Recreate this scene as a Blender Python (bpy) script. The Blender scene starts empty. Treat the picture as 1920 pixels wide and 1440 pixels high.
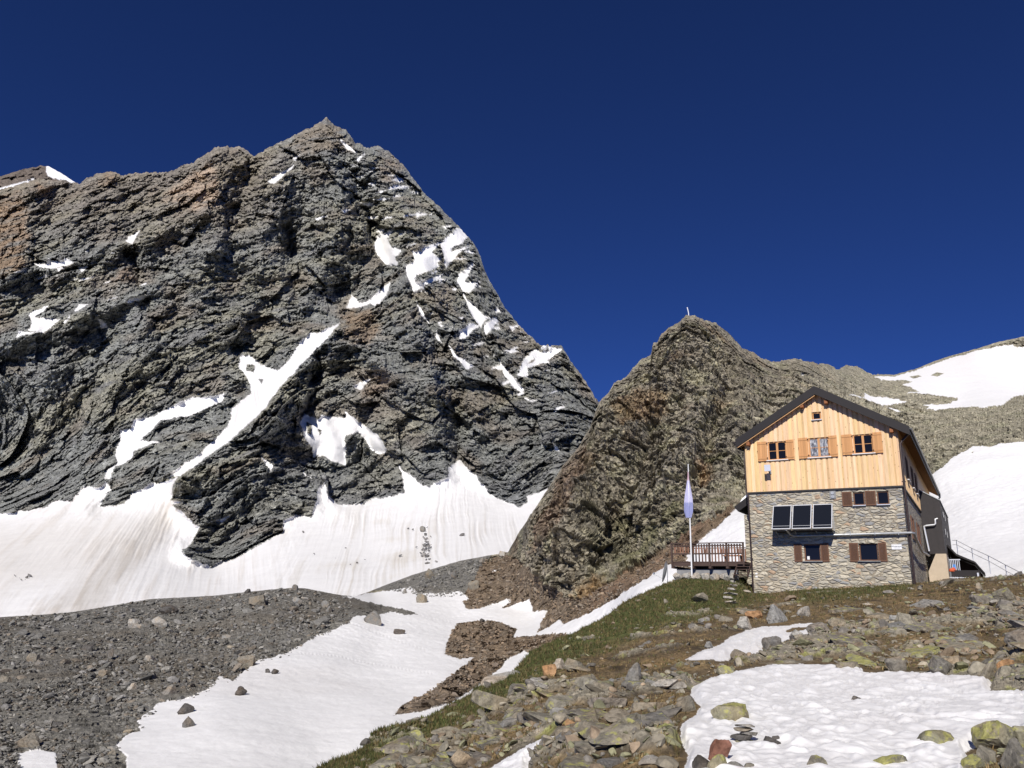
import bpy, math
import numpy as np
from mathutils import Matrix, Vector

# ------------------------------------------------------------------ camera, sky, sun, exposure
scene = bpy.context.scene
COL = scene.collection
FPX = 1478.0                       # focal length for a 1920 px wide picture
PITCH, ROLL = math.radians(15.5), math.radians(1.56)
CF = np.array([0, math.cos(PITCH), math.sin(PITCH)])
_r = np.array([1.0, 0, 0]); _u = np.cross(_r, CF)
CR = math.cos(ROLL) * _r + math.sin(ROLL) * _u
CU = -math.sin(ROLL) * _r + math.cos(ROLL) * _u
cam = bpy.data.cameras.new("camera"); camo = bpy.data.objects.new("camera", cam); COL.objects.link(camo)
camo.matrix_world = Matrix(((CR[0], CU[0], -CF[0], 0), (CR[1], CU[1], -CF[1], 0), (CR[2], CU[2], -CF[2], 0), (0, 0, 0, 1)))
cam.sensor_fit = 'HORIZONTAL'; cam.sensor_width = 36.0; cam.lens = FPX / 1920 * 36
cam.clip_start = 0.1; cam.clip_end = 6000
scene.camera = camo

SUN_DIR = np.array([-0.289, -0.957, 0]); SUN_DIR /= np.linalg.norm(SUN_DIR); SUN_EL = math.radians(35)
SUN = np.array([SUN_DIR[0] * math.cos(SUN_EL), SUN_DIR[1] * math.cos(SUN_EL), math.sin(SUN_EL)])
world = bpy.data.worlds.new("World"); scene.world = world; world.use_nodes = True
wn, wl = world.node_tree.nodes, world.node_tree.links
bg = wn["Background"]; sky = wn.new("ShaderNodeTexSky"); sky.sky_type = 'NISHITA'; sky.sun_disc = False
sky.sun_elevation = SUN_EL; sky.sun_rotation = math.atan2(SUN[0], SUN[1])
sky.altitude = 5000; sky.air_density = 0.6; sky.dust_density = 0.0; sky.ozone_density = 8.0
deep = wn.new("ShaderNodeMix"); deep.data_type = 'RGBA'; deep.blend_type = 'MULTIPLY'; deep.inputs[0].default_value = 1.0; deep.inputs[7].default_value = (0.5, 0.64, 1.02, 1)
wl.new(sky.outputs[0], deep.inputs[6]); wl.new(deep.outputs[2], bg.inputs[0])
bg.inputs[1].default_value = 0.098
sun = bpy.data.lights.new("sun", 'SUN'); sun.energy = 4.8; sun.angle = math.radians(0.5); sun.color = (1.0, 0.95, 0.88)
suno = bpy.data.objects.new("sun", sun); COL.objects.link(suno); suno.location = (0, -20, 60)
suno.rotation_euler = Vector(SUN).to_track_quat('Z', 'Y').to_euler()
scene.view_settings.view_transform = 'Standard'; scene.view_settings.look = 'None'
scene.view_settings.exposure = 0.0; scene.view_settings.gamma = 1.0

# ------------------------------------------------------------------ projection helpers
def ray(u, v):
    u = np.asarray(u, float); v = np.asarray(v, float)
    return CF + ((u - 960) / FPX)[..., None] * CR - ((v - 720) / FPX)[..., None] * CU
def at(u, v, c): return ray(u, v) * np.asarray(c, float)[..., None]

# ------------------------------------------------------------------ noise
def _hash(ix, iy, iz, seed):
    h = (ix.astype(np.uint32) * np.uint32(374761393)) ^ (iy.astype(np.uint32) * np.uint32(668265263)) ^ (iz.astype(np.uint32) * np.uint32(2246822519)) ^ np.uint32((seed * 3266489917) & 0xffffffff)
    h = (h ^ (h >> np.uint32(15))) * np.uint32(2246822519)
    h = (h ^ (h >> np.uint32(13))) * np.uint32(3266489917)
    return h ^ (h >> np.uint32(16))
def _bits(h, k): return ((h >> np.uint32(k)) & np.uint32(1023)).astype(np.float32) * np.float32(2 / 1023) - np.float32(1)
def perlin(P, seed=0):
    P = np.asarray(P, np.float32); I = np.floor(P); D = P - I; I = I.astype(np.int64)
    W = D * D * D * (D * (D * 6 - 15) + 10); out = np.zeros(len(P), np.float32)
    for dx in (0, 1):
        wx = W[:, 0] if dx else 1 - W[:, 0]
        for dy in (0, 1):
            wy = W[:, 1] if dy else 1 - W[:, 1]
            for dz in (0, 1):
                wz = W[:, 2] if dz else 1 - W[:, 2]
                h = _hash(I[:, 0] + dx, I[:, 1] + dy, I[:, 2] + dz, seed)
                g = _bits(h, 0) * (D[:, 0] - dx) + _bits(h, 10) * (D[:, 1] - dy) + _bits(h, 20) * (D[:, 2] - dz)
                out += wx * wy * wz * g
    return out * 1.3
def fbm(P, oct=4, seed=0, gain=0.5, ridged=False):
    P = np.asarray(P, np.float32); s = np.zeros(len(P), np.float32); a = 1.0
    for k in range(oct):
        n = perlin(P * 2.03 ** k + 7.3 * k, seed + k * 17)
        s += a * ((0.5 - np.abs(n)) * 1.6 if ridged else n); a *= gain
    return s
def facet(P, seed=0, tilt=1.0, step=0.35):
    """broken-rock noise: every cell of a Voronoi partition is a tilted plane of its own"""
    P = np.asarray(P, np.float32); I = np.floor(P).astype(np.int64)
    best = np.full(len(P), 9e9, np.float32); val = np.zeros(len(P), np.float32)
    for dx in (-1, 0, 1):
        for dy in (-1, 0, 1):
            for dz in (-1, 0, 1):
                J0, J1, J2 = I[:, 0] + dx, I[:, 1] + dy, I[:, 2] + dz
                h = _hash(J0, J1, J2, seed)
                d0 = P[:, 0] - (J0 + 0.5 + 0.45 * _bits(h, 0)); d1 = P[:, 1] - (J1 + 0.5 + 0.45 * _bits(h, 10)); d2 = P[:, 2] - (J2 + 0.5 + 0.45 * _bits(h, 20))
                q = d0 * d0 + d1 * d1 + d2 * d2
                m = np.nonzero(q < best)[0]
                if len(m) == 0: continue
                best[m] = q[m]; g = _hash(J0[m], J1[m], J2[m], seed + 991)
                val[m] = tilt * (_bits(g, 0) * d0[m] + _bits(g, 10) * d1[m] + _bits(g, 20) * d2[m]) + step * _bits(g ^ (g >> np.uint32(7)), 5)
    return val

# ------------------------------------------------------------------ control-point surfaces and outlines
class Spline:
    """thin-plate surface of inverse depth through control points (u, v, depth)"""
    def __init__(self, pts, lam=1e-4):
        A = np.array(pts, float); self.x = A[:, :2] / 1000; w = 1 / A[:, 2]; n = len(A)
        K = self.k(self.x, self.x) + lam * np.eye(n); Q = np.hstack([np.ones((n, 1)), self.x])
        M = np.block([[K, Q], [Q.T, np.zeros((3, 3))]])
        self.c = np.linalg.solve(M, np.concatenate([w, np.zeros(3)])); self.lo, self.hi = w.min() * 0.85, w.max() * 1.3
    def k(self, a, b):
        r2 = ((a[:, None, :] - b[None]) ** 2).sum(2); return 0.5 * r2 * np.log(r2 + 1e-12)
    def __call__(self, u, v):
        X = np.stack([np.ravel(u), np.ravel(v)], 1) / 1000; o = np.empty(len(X))
        for i in range(0, len(X), 20000):
            x = X[i:i + 20000]; o[i:i + 20000] = self.k(x, self.x) @ self.c[:-3] + self.c[-3] + x @ self.c[-2:]
        return 1 / np.clip(o, self.lo, self.hi).reshape(np.shape(u))
def inside(poly, u, v):
    p = np.array(poly, float); r = np.zeros(u.shape, bool); m = (u > p[:, 0].min()) & (u < p[:, 0].max()) & (v > p[:, 1].min()) & (v < p[:, 1].max())
    x, y = u[m], v[m]; k = np.zeros(x.shape, bool); n = len(p)
    for i in range(n):
        x0, y0 = p[i]; x1, y1 = p[(i + 1) % n]
        if y0 == y1: continue
        k ^= ((y0 > y) != (y1 > y)) & (x < (x1 - x0) * (y - y0) / (y1 - y0) + x0)
    r[m] = k; return r
def edge_dist(poly, u, v, cap=40.0):
    """distance to the outline (picture units), positive inside, capped"""
    p = np.array(poly, float); ins = inside(poly, u, v); d = np.full(u.shape, cap)
    m = (u > p[:, 0].min() - cap) & (u < p[:, 0].max() + cap) & (v > p[:, 1].min() - cap) & (v < p[:, 1].max() + cap)
    x, y = u[m], v[m]; b = np.full(x.shape, cap)
    for i in range(len(p)):
        ax, ay = p[i]; bx, by = p[(i + 1) % len(p)]; L = (bx - ax) ** 2 + (by - ay) ** 2 + 1e-9
        t = np.clip(((x - ax) * (bx - ax) + (y - ay) * (by - ay)) / L, 0, 1); b = np.minimum(b, np.hypot(x - ax - t * (bx - ax), y - ay - t * (by - ay)))
    d[m] = b; return np.where(ins, d, -d)
def seg_ridge(line, u, v, w):
    """0..1 ridge profile with a sharp crest along a polyline, falling to 0 at distance w"""
    b = np.full(u.shape, 1e9); 
    for (ax, ay), (bx, by) in zip(line[:-1], line[1:]):
        L = (bx - ax) ** 2 + (by - ay) ** 2; t = np.clip(((u - ax) * (bx - ax) + (v - ay) * (by - ay)) / L, 0, 1)
        b = np.minimum(b, np.hypot(u - ax - t * (bx - ax), v - ay - t * (by - ay)))
    return np.clip(1 - b / w, 0, 1)

# ------------------------------------------------------------------ mesh output
def new_mesh(name, co, faces, mat=None, cols=None, smooth=False, parent=None):
    """faces: (M,4) or (M,3) int array"""
    me = bpy.data.meshes.new(name); k = faces.shape[1]; co = np.ascontiguousarray(co, np.float32)
    me.vertices.add(len(co)); me.vertices.foreach_set("co", co.ravel())
    me.loops.add(faces.size); me.loops.foreach_set("vertex_index", np.ascontiguousarray(faces, np.int32).ravel())
    me.polygons.add(len(faces)); me.polygons.foreach_set("loop_start", np.arange(0, faces.size, k, dtype=np.int32))
    me.polygons.foreach_set("use_smooth", np.full(len(faces), smooth))
    if cols is not None:
        a = me.color_attributes.new("col", 'FLOAT_COLOR', 'POINT'); c = np.ones((len(co), 4), np.float32); c[:, :3] = cols; a.data.foreach_set("color", c.ravel())
    me.update(calc_edges=True); me.validate()
    o = bpy.data.objects.new(name, me); COL.objects.link(o)
    if mat: me.materials.append(mat)
    if parent: o.parent = parent
    return o
def tag(o, label=None, cat=None, group=None, kind=None):
    for k, x in (("label", label), ("category", cat), ("group", group), ("kind", kind)):
        if x: o[k] = x
    return o
def empty(name, loc, rz=0, label=None, cat=None, group=None):
    o = bpy.data.objects.new(name, None); COL.objects.link(o); o.location = [float(x) for x in loc]; o.rotation_euler = (0, 0, rz); o.empty_display_size = 0.3
    return tag(o, label, cat, group)
def split_sheet(co, cols, cls, table):
    """co (R,C,3); cls (R,C); table {class: (name, material, smooth)} -> one object per class"""
    Rr, Cc = cls.shape; idx = np.arange(Rr * Cc).reshape(Rr, Cc)
    q = np.stack([idx[:-1, :-1], idx[1:, :-1], idx[1:, 1:], idx[:-1, 1:]], -1).reshape(-1, 4); fc = cls[:-1, :-1].ravel()
    co = co.reshape(-1, 3); cols = cols.reshape(-1, 3); out = {}
    for k, (name, mat, smooth) in table.items():
        f = q[fc == k]
        if len(f) == 0: continue
        used, inv = np.unique(f, return_inverse=True)
        o = new_mesh(name, co[used], inv.reshape(-1, 4), mat, cols[used], smooth); o["kind"] = "structure"; out[k] = o
    return out
def grid_normals(P):
    du = np.gradient(P, axis=1); dv = np.gradient(P, axis=0); n = np.cross(dv, du); n /= np.linalg.norm(n, axis=2, keepdims=True) + 1e-9
    s = np.sign((n * -P).sum(2, keepdims=True)); s[s == 0] = 1; return n * s
def smoothstep(a, b, x): t = np.clip((x - a) / (b - a), 0, 1); return t * t * (3 - 2 * t)
def blur(A, n):
    for _ in range(n):
        A = (A + np.roll(A, 1, 0) + np.roll(A, -1, 0) + np.roll(A, 1, 1) + np.roll(A, -1, 1)) / 5
    return A
def lerp_poly(pts, u):
    p = np.array(pts, float); return np.interp(u, p[:, 0], p[:, 1])
def mixc(c, other, w): return c * (1 - w[..., None]) + np.asarray(other) * w[..., None]

# ------------------------------------------------------------------ materials
def nodes(name, rough=0.9, spec=0.2):
    m = bpy.data.materials.new(name); m.use_nodes = True; t = m.node_tree; b = t.nodes["Principled BSDF"]
    b.inputs["Roughness"].default_value = rough; b.inputs["Specular IOR Level"].default_value = spec; return m, t, b
def N(t, kind, **kw):
    n = t.nodes.new("ShaderNode" + kind)
    for k, x in kw.items():
        if k.startswith("in_"): n.inputs[k[3:].replace("_", " ")].default_value = x
        else: setattr(n, k, x)
    return n
def ramp(t, stops, interp='LINEAR'):
    n = t.nodes.new("ShaderNodeValToRGB"); n.color_ramp.interpolation = interp; e = n.color_ramp.elements
    while len(e) < len(stops): e.new(0.5)
    for i, (p, c) in enumerate(stops): e[i].position = p; e[i].color = (*c, 1) if len(c) == 3 else c
    return n
def mul(t, a, b, fac=1.0, mode='MULTIPLY'):
    n = t.nodes.new("ShaderNodeMix"); n.data_type = 'RGBA'; n.blend_type = mode; n.inputs[0].default_value = fac
    t.links.new(a, n.inputs[6]); t.links.new(b, n.inputs[7]) if hasattr(b, "node") else setattr(n.inputs[7], "default_value", (*b, 1)); return n.outputs[2]
def terrain_mat(name, scale, bump, dist, lo=0.45, hi=1.65, rough=0.92, spec=0.15, aniso=(1, 1, 1), rot=(0, 0, 0)):
    """vertex colour varied by fine mottling, with fine relief; scale in cycles per metre"""
    m, t, b = nodes(name, rough, spec); L = t.links.new
    at_ = N(t, "Attribute", attribute_name="col"); tc = N(t, "TexCoord"); mp = N(t, "Mapping"); mp.inputs["Scale"].default_value = aniso; mp.inputs["Rotation"].default_value = rot
    L(tc.outputs["Object"], mp.inputs[0])
    n1 = N(t, "TexNoise", in_Scale=scale, in_Detail=8.0, in_Roughness=0.7); L(mp.outputs[0], n1.inputs["Vector"])
    v = N(t, "TexVoronoi", feature='F1', in_Scale=scale * 0.9); L(mp.outputs[0], v.inputs["Vector"])
    r = ramp(t, [(0.3, (lo,) * 3), (0.7, (hi,) * 3)]); L(n1.outputs["Fac"], r.inputs[0])
    r2 = ramp(t, [(0.0, (0.75, 0.75, 0.76)), (1.0, (1.25, 1.24, 1.22))]); L(v.outputs["Color"], r2.inputs[0])
    c = mul(t, at_.outputs["Color"], r.outputs[0]); c = mul(t, c, r2.outputs[0]); L(c, b.inputs["Base Color"])
    h = N(t, "Math", operation='MULTIPLY_ADD'); h.inputs[1].default_value = 0.6; L(v.outputs["Distance"], h.inputs[0]); L(n1.outputs["Fac"], h.inputs[2])
    bp = N(t, "Bump", in_Strength=bump, in_Distance=dist); L(h.outputs[0], bp.inputs["Height"]); L(bp.outputs[0], b.inputs["Normal"]); return m
def snow_mat(name, scale, bump, dist):
    m, t, b = nodes(name, 0.55, 0.25); L = t.links.new
    at_ = N(t, "Attribute", attribute_name="col"); tc = N(t, "TexCoord")
    n1 = N(t, "TexNoise", in_Scale=scale, in_Detail=6.0, in_Roughness=0.6); L(tc.outputs["Object"], n1.inputs["Vector"])
    r = ramp(t, [(0.3, (0.96, 0.96, 0.96)), (0.7, (1.03, 1.03, 1.03))]); L(n1.outputs["Fac"], r.inputs[0])
    L(mul(t, at_.outputs["Color"], r.outputs[0]), b.inputs["Base Color"])
    bp = N(t, "Bump", in_Strength=bump, in_Distance=dist); L(n1.outputs["Fac"], bp.inputs["Height"]); L(bp.outputs[0], b.inputs["Normal"]); return m
rng = np.random.default_rng(11)
# ================================================================== FAR: big mountain and the snowfield at its foot
def uv3(u, v, s): return np.stack([u.ravel() / s, v.ravel() / s, np.zeros(u.size)], 1)
FAR_TOP = [(-800,470),(-260,390),(-200,372),(0,355),(40,345),(73,335),(100,337),(147,343),(167,332),(203,320),(227,328),(253,324),(313,323),(363,303),(403,277),(425,275),(450,274),(477,292),(505,277),(533,263),(575,242),(613,221),(627,235),(647,243),(667,267),(693,278),(710,273),(733,287),(757,310),(777,337),(803,370),(850,413),(877,443),(897,470),(913,517),(947,577),(973,610),(1013,647),(1040,647),(1053,648),(1067,673),(1093,707),(1123,755),(1180,830),(1260,930)]
FAR_PTS = [(-800,470,980),(-800,1000,560),(-800,1280,190),(-260,1260,190),(0,1220,205),(200,1200,205),(400,1170,210),(550,1150,210),(700,1150,195),(850,1110,225),(950,1080,250),(1100,1090,260),(1260,1150,260),
 (0,1060,350),(200,1050,350),(450,1085,320),(700,1050,320),(900,1010,340),(-260,1080,350),
 (-260,985,560),(0,962,540),(150,930,530),(320,910,505),(345,1040,400),(400,1060,385),(530,990,430),(590,965,465),(620,930,500),(750,925,500),(860,865,540),(950,940,480),(1020,925,450),(1100,880,480),
 (0,700,700),(0,500,820),(0,360,960),(200,700,690),(200,500,800),(203,322,960),(400,700,660),(440,830,575),(520,720,640),(640,605,755),(560,760,585),(650,650,665),(700,800,560),(480,920,475),(600,850,540),
 (780,560,740),(740,640,690),(850,700,640),(850,800,575),(1000,800,600),(1000,690,690),(900,470,890),(975,610,800),(1040,647,760),(1123,757,690),(613,222,1060),(450,276,980),(613,400,890),(700,420,890),(720,290,1010),(500,450,850),(350,350,910),(700,550,780),(600,560,780),
 (1260,930,600),(1260,1100,320),(-260,380,980),(-260,700,720)]
RIBS = [  # (polyline, half width, height in metres; negative = gully)
 ([(612,225),(640,330),(640,420),(600,520),(560,600)],70,30),([(640,290),(670,345),(690,400),(706,450),(740,520)],26,-26),([(600,480),(640,560),(655,600)],24,-14),
 ([(403,280),(410,360),(415,450),(370,520)],60,26),([(520,330),(500,420),(480,520),(440,600)],60,18),([(700,290),(740,380),(780,450),(800,560)],45,16),
 ([(760,470),(790,570),(830,680),(860,800),(860,860)],26,-20),([(845,480),(880,570),(930,680),(985,740)],22,-14),([(740,530),(780,620),(820,720)],40,18),
 ([(640,610),(560,690),(500,770),(430,830),(335,900)],55,30),([(650,600),(700,650),(760,720)],50,18),([(600,660),(590,740),(570,790)],20,-18),
 ([(250,480),(262,540),(300,620)],22,-18),([(165,340),(150,430),(110,520)],40,14),([(60,345),(45,430),(20,520)],45,22),([(540,440),(555,560),(560,620)],22,-18),
 ([(300,560),(240,680),(180,760)],55,16),([(230,340),(260,430),(240,480)],25,-14),([(480,300),(440,400),(430,470)],22,-14),([(20,640),(110,600),(250,560),(420,440)],40,14),
 ([(0,510),(120,500),(260,450),(400,395)],28,12),([(0,680),(150,640),(280,560)],30,-9),([(960,640),(1000,720),(1040,800)],40,14),([(900,600),(960,700),(990,800),(970,900)],30,12),
 ([(500,770),(480,850),(400,960),(345,1030)],60,16),([(690,860),(720,900),(700,930)],25,-8),([(620,640),(690,680),(720,760)],30,-8)]
FAR_SNOW = [
 [(640,603),(613,617),(580,627),(558,645),(547,668),(536,683),(520,693),(500,688),(480,675),(467,665),(450,668),(447,690),(462,705),(470,725),(470,737),(455,750),(435,765),(432,785),(425,800),(400,825),(375,850),(345,870),(320,885),(318,893),(338,892),(430,827),(493,770),(510,745),(533,717),(570,677),(607,640)],
 [(422,736),(400,742),(353,748),(330,755),(303,772),(287,780),(253,785),(245,803),(227,805),(222,830),(217,850),(220,867),(200,880),(195,898),(207,897),(213,877),(247,860),(250,847),(280,833),(306,828),(262,825),(287,803),(300,788),(353,780),(417,752)],
 [(562,793),(572,775),(580,778),(597,785),(602,777),(623,782),(650,783),(647,770),(667,785),(693,803),(707,813),(717,827),(727,848),(710,852),(693,840),(687,827),(673,810),(647,817),(648,873),(620,863),(607,853),(587,857),(585,840),(570,817)],
 [(647,577),(660,553),(667,557),(673,568),(693,563),(713,540),(733,528),(727,550),(710,573),(702,573),(693,568),(667,578)],
 [(760,500),(777,487),(773,470),(783,473),(797,462),(827,453),(810,473),(827,485),(820,493),(823,500),(780,517),(777,527),(800,523),(838,512),(813,527),(797,535),(797,545),(777,550),(770,533),(763,517)],
 [(833,457),(857,437),(875,440),(873,447),(863,458),(850,463),(847,470),(877,460),(857,473),(847,487),(840,492),(838,477)],
 [(713,447),(727,442),(740,432),(727,450),(733,463),(723,460),(747,467),(737,477),(743,487),(727,490),(713,473),(707,460)],
 [(863,517),(888,500),(880,513),(873,527),(895,527),(877,542),(870,540),(862,527)],[(873,557),(887,573),(907,593),(897,605),(883,583)],[(865,620),(880,610),(893,612),(873,630),(865,632)],
 [(910,610),(927,597),(932,602),(913,623)],[(783,570),(803,603),(790,590)],[(983,672),(1003,653),(1020,648),(1007,667),(987,683),(990,707),(970,703)],[(1020,652),(1047,657),(1033,667),(1007,682),(1007,672)],
 [(927,658),(943,687),(960,703),(983,730),(982,740),(960,723),(947,707),(937,680)],[(845,650),(860,668),(882,682),(873,687),(853,667)],[(665,722),(690,713),(677,728)],[(640,263),(660,277),(663,283),(650,277)],
 [(507,337),(523,327),(547,312),(540,320),(517,340)],[(670,297),(683,288),(673,302)],[(593,410),(617,403),(597,412)],[(640,395),(660,393),(647,398)],[(550,295),(563,290),(555,299)],[(672,380),(697,380),(690,386)],[(831,424),(845,423),(836,428)],
 [(60,492),(87,495),(90,483),(110,490),(125,482),(137,493),(110,502),(80,502)],[(110,503),(140,500),(112,508)],[(147,500),(167,498),(153,507)],[(237,450),(260,435),(247,455)],[(237,567),(247,560),(277,553),(267,560)],[(142,580),(150,572),(162,572),(143,582)],
 [(58,613),(63,603),(60,590),(87,578),(80,587),(67,595),(103,598),(80,617)],[(33,632),(37,623),(67,623),(43,628)],[(185,600),(192,602),(200,612),(190,615)],[(120,603),(130,593),(123,606)],[(390,978),(413,973),(443,960),(417,978)],[(493,860),(510,871),(507,881)],
 [(1037,828),(1047,843),(1040,841)],[(567,880),(582,897),(575,891)],[(820,622),(826,640),(818,632)],[(930,575),(938,583),(930,585)],[(956,612),(972,610),(962,619)]]
FAR_ROCK_IN_SNOW = [[(574,790),(584,795),(584,815),(577,812)],[(595,803),(603,806),(600,816)],[(463,682),(478,684),(476,697),(460,694)],[(483,709),(494,711),(490,719)]]
GLACIER = [(-900,1010),(-300,985),(0,963),(80,952),(103,938),(133,940),(157,912),(187,912),(200,903),(208,917),(195,933),(187,950),(207,948),(233,945),(253,923),(287,903),(297,907),(333,893),(322,915),(325,925),(320,937),(340,942),(322,947),(340,957),(360,977),(375,988),(360,1010),(357,1023),(343,1027),(342,1037),(353,1045),(367,1050),(397,1063),(410,1053),(437,1047),(467,1033),(500,1013),(530,997),(533,977),(553,965),(580,970),(587,965),(597,913),(608,903),(615,927),(630,943),(650,947),(683,942),(703,933),(740,930),(757,923),(753,890),(747,870),(760,887),(773,893),(790,907),(807,913),(817,903),(840,893),(840,877),(863,860),(870,873),(887,887),(897,897),(920,927),(950,940),(973,950),(990,940),(987,930),(1007,923),(1027,915),(1060,930),(1150,1000),(1300,1100),(1300,1400),(-900,1400)]

cu = np.concatenate([np.arange(-800, -260, 9.0), np.arange(-260, 1250, 1.5)]); nr = 620
far_top = lerp_poly(FAR_TOP, cu) + 4.5 * fbm(uv3(cu, cu * 0, 16.0), 3, 5) + 3.0 * perlin(uv3(cu, cu * 0, 4.2), 9)
far_bot = np.full_like(cu, 1230.0)
tt = np.linspace(0, 1, nr)[:, None]; U = np.repeat(cu[None], nr, 0); V = far_top + (far_bot - far_top) * tt ** 1.0
C = Spline(FAR_PTS)(U, V); B = at(U, V, C)
warp = uv3(U, V, 16.0); wu = (3.2 * fbm(warp, 3, 31) + 1.6 * perlin(uv3(U, V, 4.0), 37)).reshape(U.shape); wv = (3.2 * fbm(warp, 3, 41) + 1.6 * perlin(uv3(U, V, 4.0), 47)).reshape(U.shape)
Uw, Vw = U + wu, V + wv
gl = edge_dist(GLACIER, Uw, Vw, 30.0); snow = gl > 0
def grown(p):
    a_ = np.array(p, float); m_ = a_.mean(0); return a_ if np.ptp(a_[:, 0]) > 45 else m_ + (a_ - m_) * 1.35
for p in FAR_SNOW: snow |= inside(grown(p), U + wu * 0.75, V + wv * 0.75)
_q = B.reshape(-1, 3); led = fbm(np.stack([(0.86 * _q[:, 0] + 0.5 * _q[:, 2]) / 26, (-0.5 * _q[:, 0] + 0.86 * _q[:, 2]) / 7.5, _q[:, 1] / 60], 1), 3, 55).reshape(U.shape)
flank = edge_dist([(700,300),(760,330),(880,450),(990,630),(1110,760),(1060,790),(960,740),(860,660),(760,540),(690,420),(640,300)], U, V, 40)
snow |= (led > 0.46 - 0.06 * smoothstep(560, 640, V)) & (flank > 3)
left_ = edge_dist([(20,470),(260,440),(290,560),(190,640),(20,650)], U, V, 40); snow |= (led > 0.56) & (left_ > 0)
for p in FAR_ROCK_IN_SNOW: snow &= ~inside(p, U, V)
flat = blur(snow.astype(float), 5)
# rock relief
th = math.radians(31); Q = B.reshape(-1, 3); a = math.cos(th) * Q[:, 0] + math.sin(th) * Q[:, 2]; b = -math.sin(th) * Q[:, 0] + math.cos(th) * Q[:, 2]
wob = 4 * fbm(Q / 60, 3, 61); b = b + wob
S = np.stack([a, b, Q[:, 1] * 0.6], 1)
ribs = sum(h * seg_ridge(l, U + 3 * wu, V + 2 * wv, w) for l, w, h in RIBS)
sp = 0.5 + 0.5 * smoothstep(-0.3, 0.4, fbm(Q / 170, 2, 66))      # how slabby the rock is here
sp2 = smoothstep(-0.1, 0.35, fbm(Q / 130, 2, 68) + 0.5 * (Q[:, 2] < 190)); wx = 16 * fbm(Q / 90, 3, 67)
D1 = np.stack([Q[:, 0] * 0.9 + Q[:, 2] * 0.42, Q[:, 1], (Q[:, 2] * 0.9 - Q[:, 0] * 0.42) * 0.6], 1)
rel = 15 * facet(D1 / 58 + 0.25 * np.stack([wx, wx, wx], 1) / 16, 2, 1.5, 0.2) + 6.5 * facet(D1 / 21, 9, 1.6, 0.25) + 4.2 * facet(S / np.array([12, 9, 12]), 3, 1.7, 0.3) + 2.6 * facet(S / np.array([6.2, 4.4, 6]), 4, 1.7, 0.38) + 1.5 * facet(S / np.array([3.0, 2.2, 3.0]), 5, 1.7, 0.45) + 0.8 * facet(S / 1.5, 7, 1.6, 0.5) + 1.3 * sp2 * fbm(S / np.array([20, 2.8, 9]), 2, 81, 0.6)
vert = np.stack([(Q[:, 0] + wx + 0.4 * Q[:, 2]) / 85, Q[:, 2] / 330, Q[:, 1] / 140], 1); rel += 36 * fbm(vert, 1, 91, 0.5, True)
vert = np.stack([(Q[:, 0] + wx - 0.55 * Q[:, 2]) / 40, (Q[:, 2] + 0.4 * Q[:, 0]) / 160, Q[:, 1] / 70], 1); rel += 15 * fbm(vert, 2, 95, 0.45, True)
rel -= rel.mean()
rel = rel.reshape(U.shape)
full = ribs * 1.75 + rel; low = full.copy()
for st in (1, 2, 4, 8): low = (low + np.roll(low, st, 0) + np.roll(low, -st, 0) + np.roll(low, st, 1) + np.roll(low, -st, 1)) / 5
big = smoothstep(-10, 30, gl); low = low * (1 - 0.9 * big)
disp = full * (1 - flat) + (low - 2.5) * flat
# snow relief: flutes running down the fall line, fanning out from the cliff foot
wr = fbm(uv3(U, V, 70.0), 3, 99).reshape(U.shape); ang = np.arctan2(U - 820 + 8 * wr, V - 420); angl = np.arctan2(U - 470 + 4 * wr, V - 620)
mixw = smoothstep(430, 620, U)[..., None]
fl_r = fbm(np.stack([ang.ravel() * 70 , V.ravel() / 170, U.ravel() * 0], 1), 4, 101, 0.6).reshape(U.shape)
fl_l = fbm(np.stack([angl.ravel() * 34, V.ravel() / 120, U.ravel() * 0], 1), 4, 111, 0.6).reshape(U.shape)
flute = fl_l * (1 - mixw[..., 0]) + fl_r * mixw[..., 0]
disp += (flute * (1.3 + 2.1 * smoothstep(1120, 930, V)) * smoothstep(2, 28, gl) * (0.4 + smoothstep(-0.4, 0.5, wr)) + 1.2 * fbm(Q / 25, 3, 121).reshape(U.shape)) * flat
disp *= 1 - 0.85 * smoothstep(12, 0, V - far_top)
P = B - disp[..., None] * (B / np.linalg.norm(B, axis=2, keepdims=True)) - np.array([0, 0, 0.3]) * flat[..., None]
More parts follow.
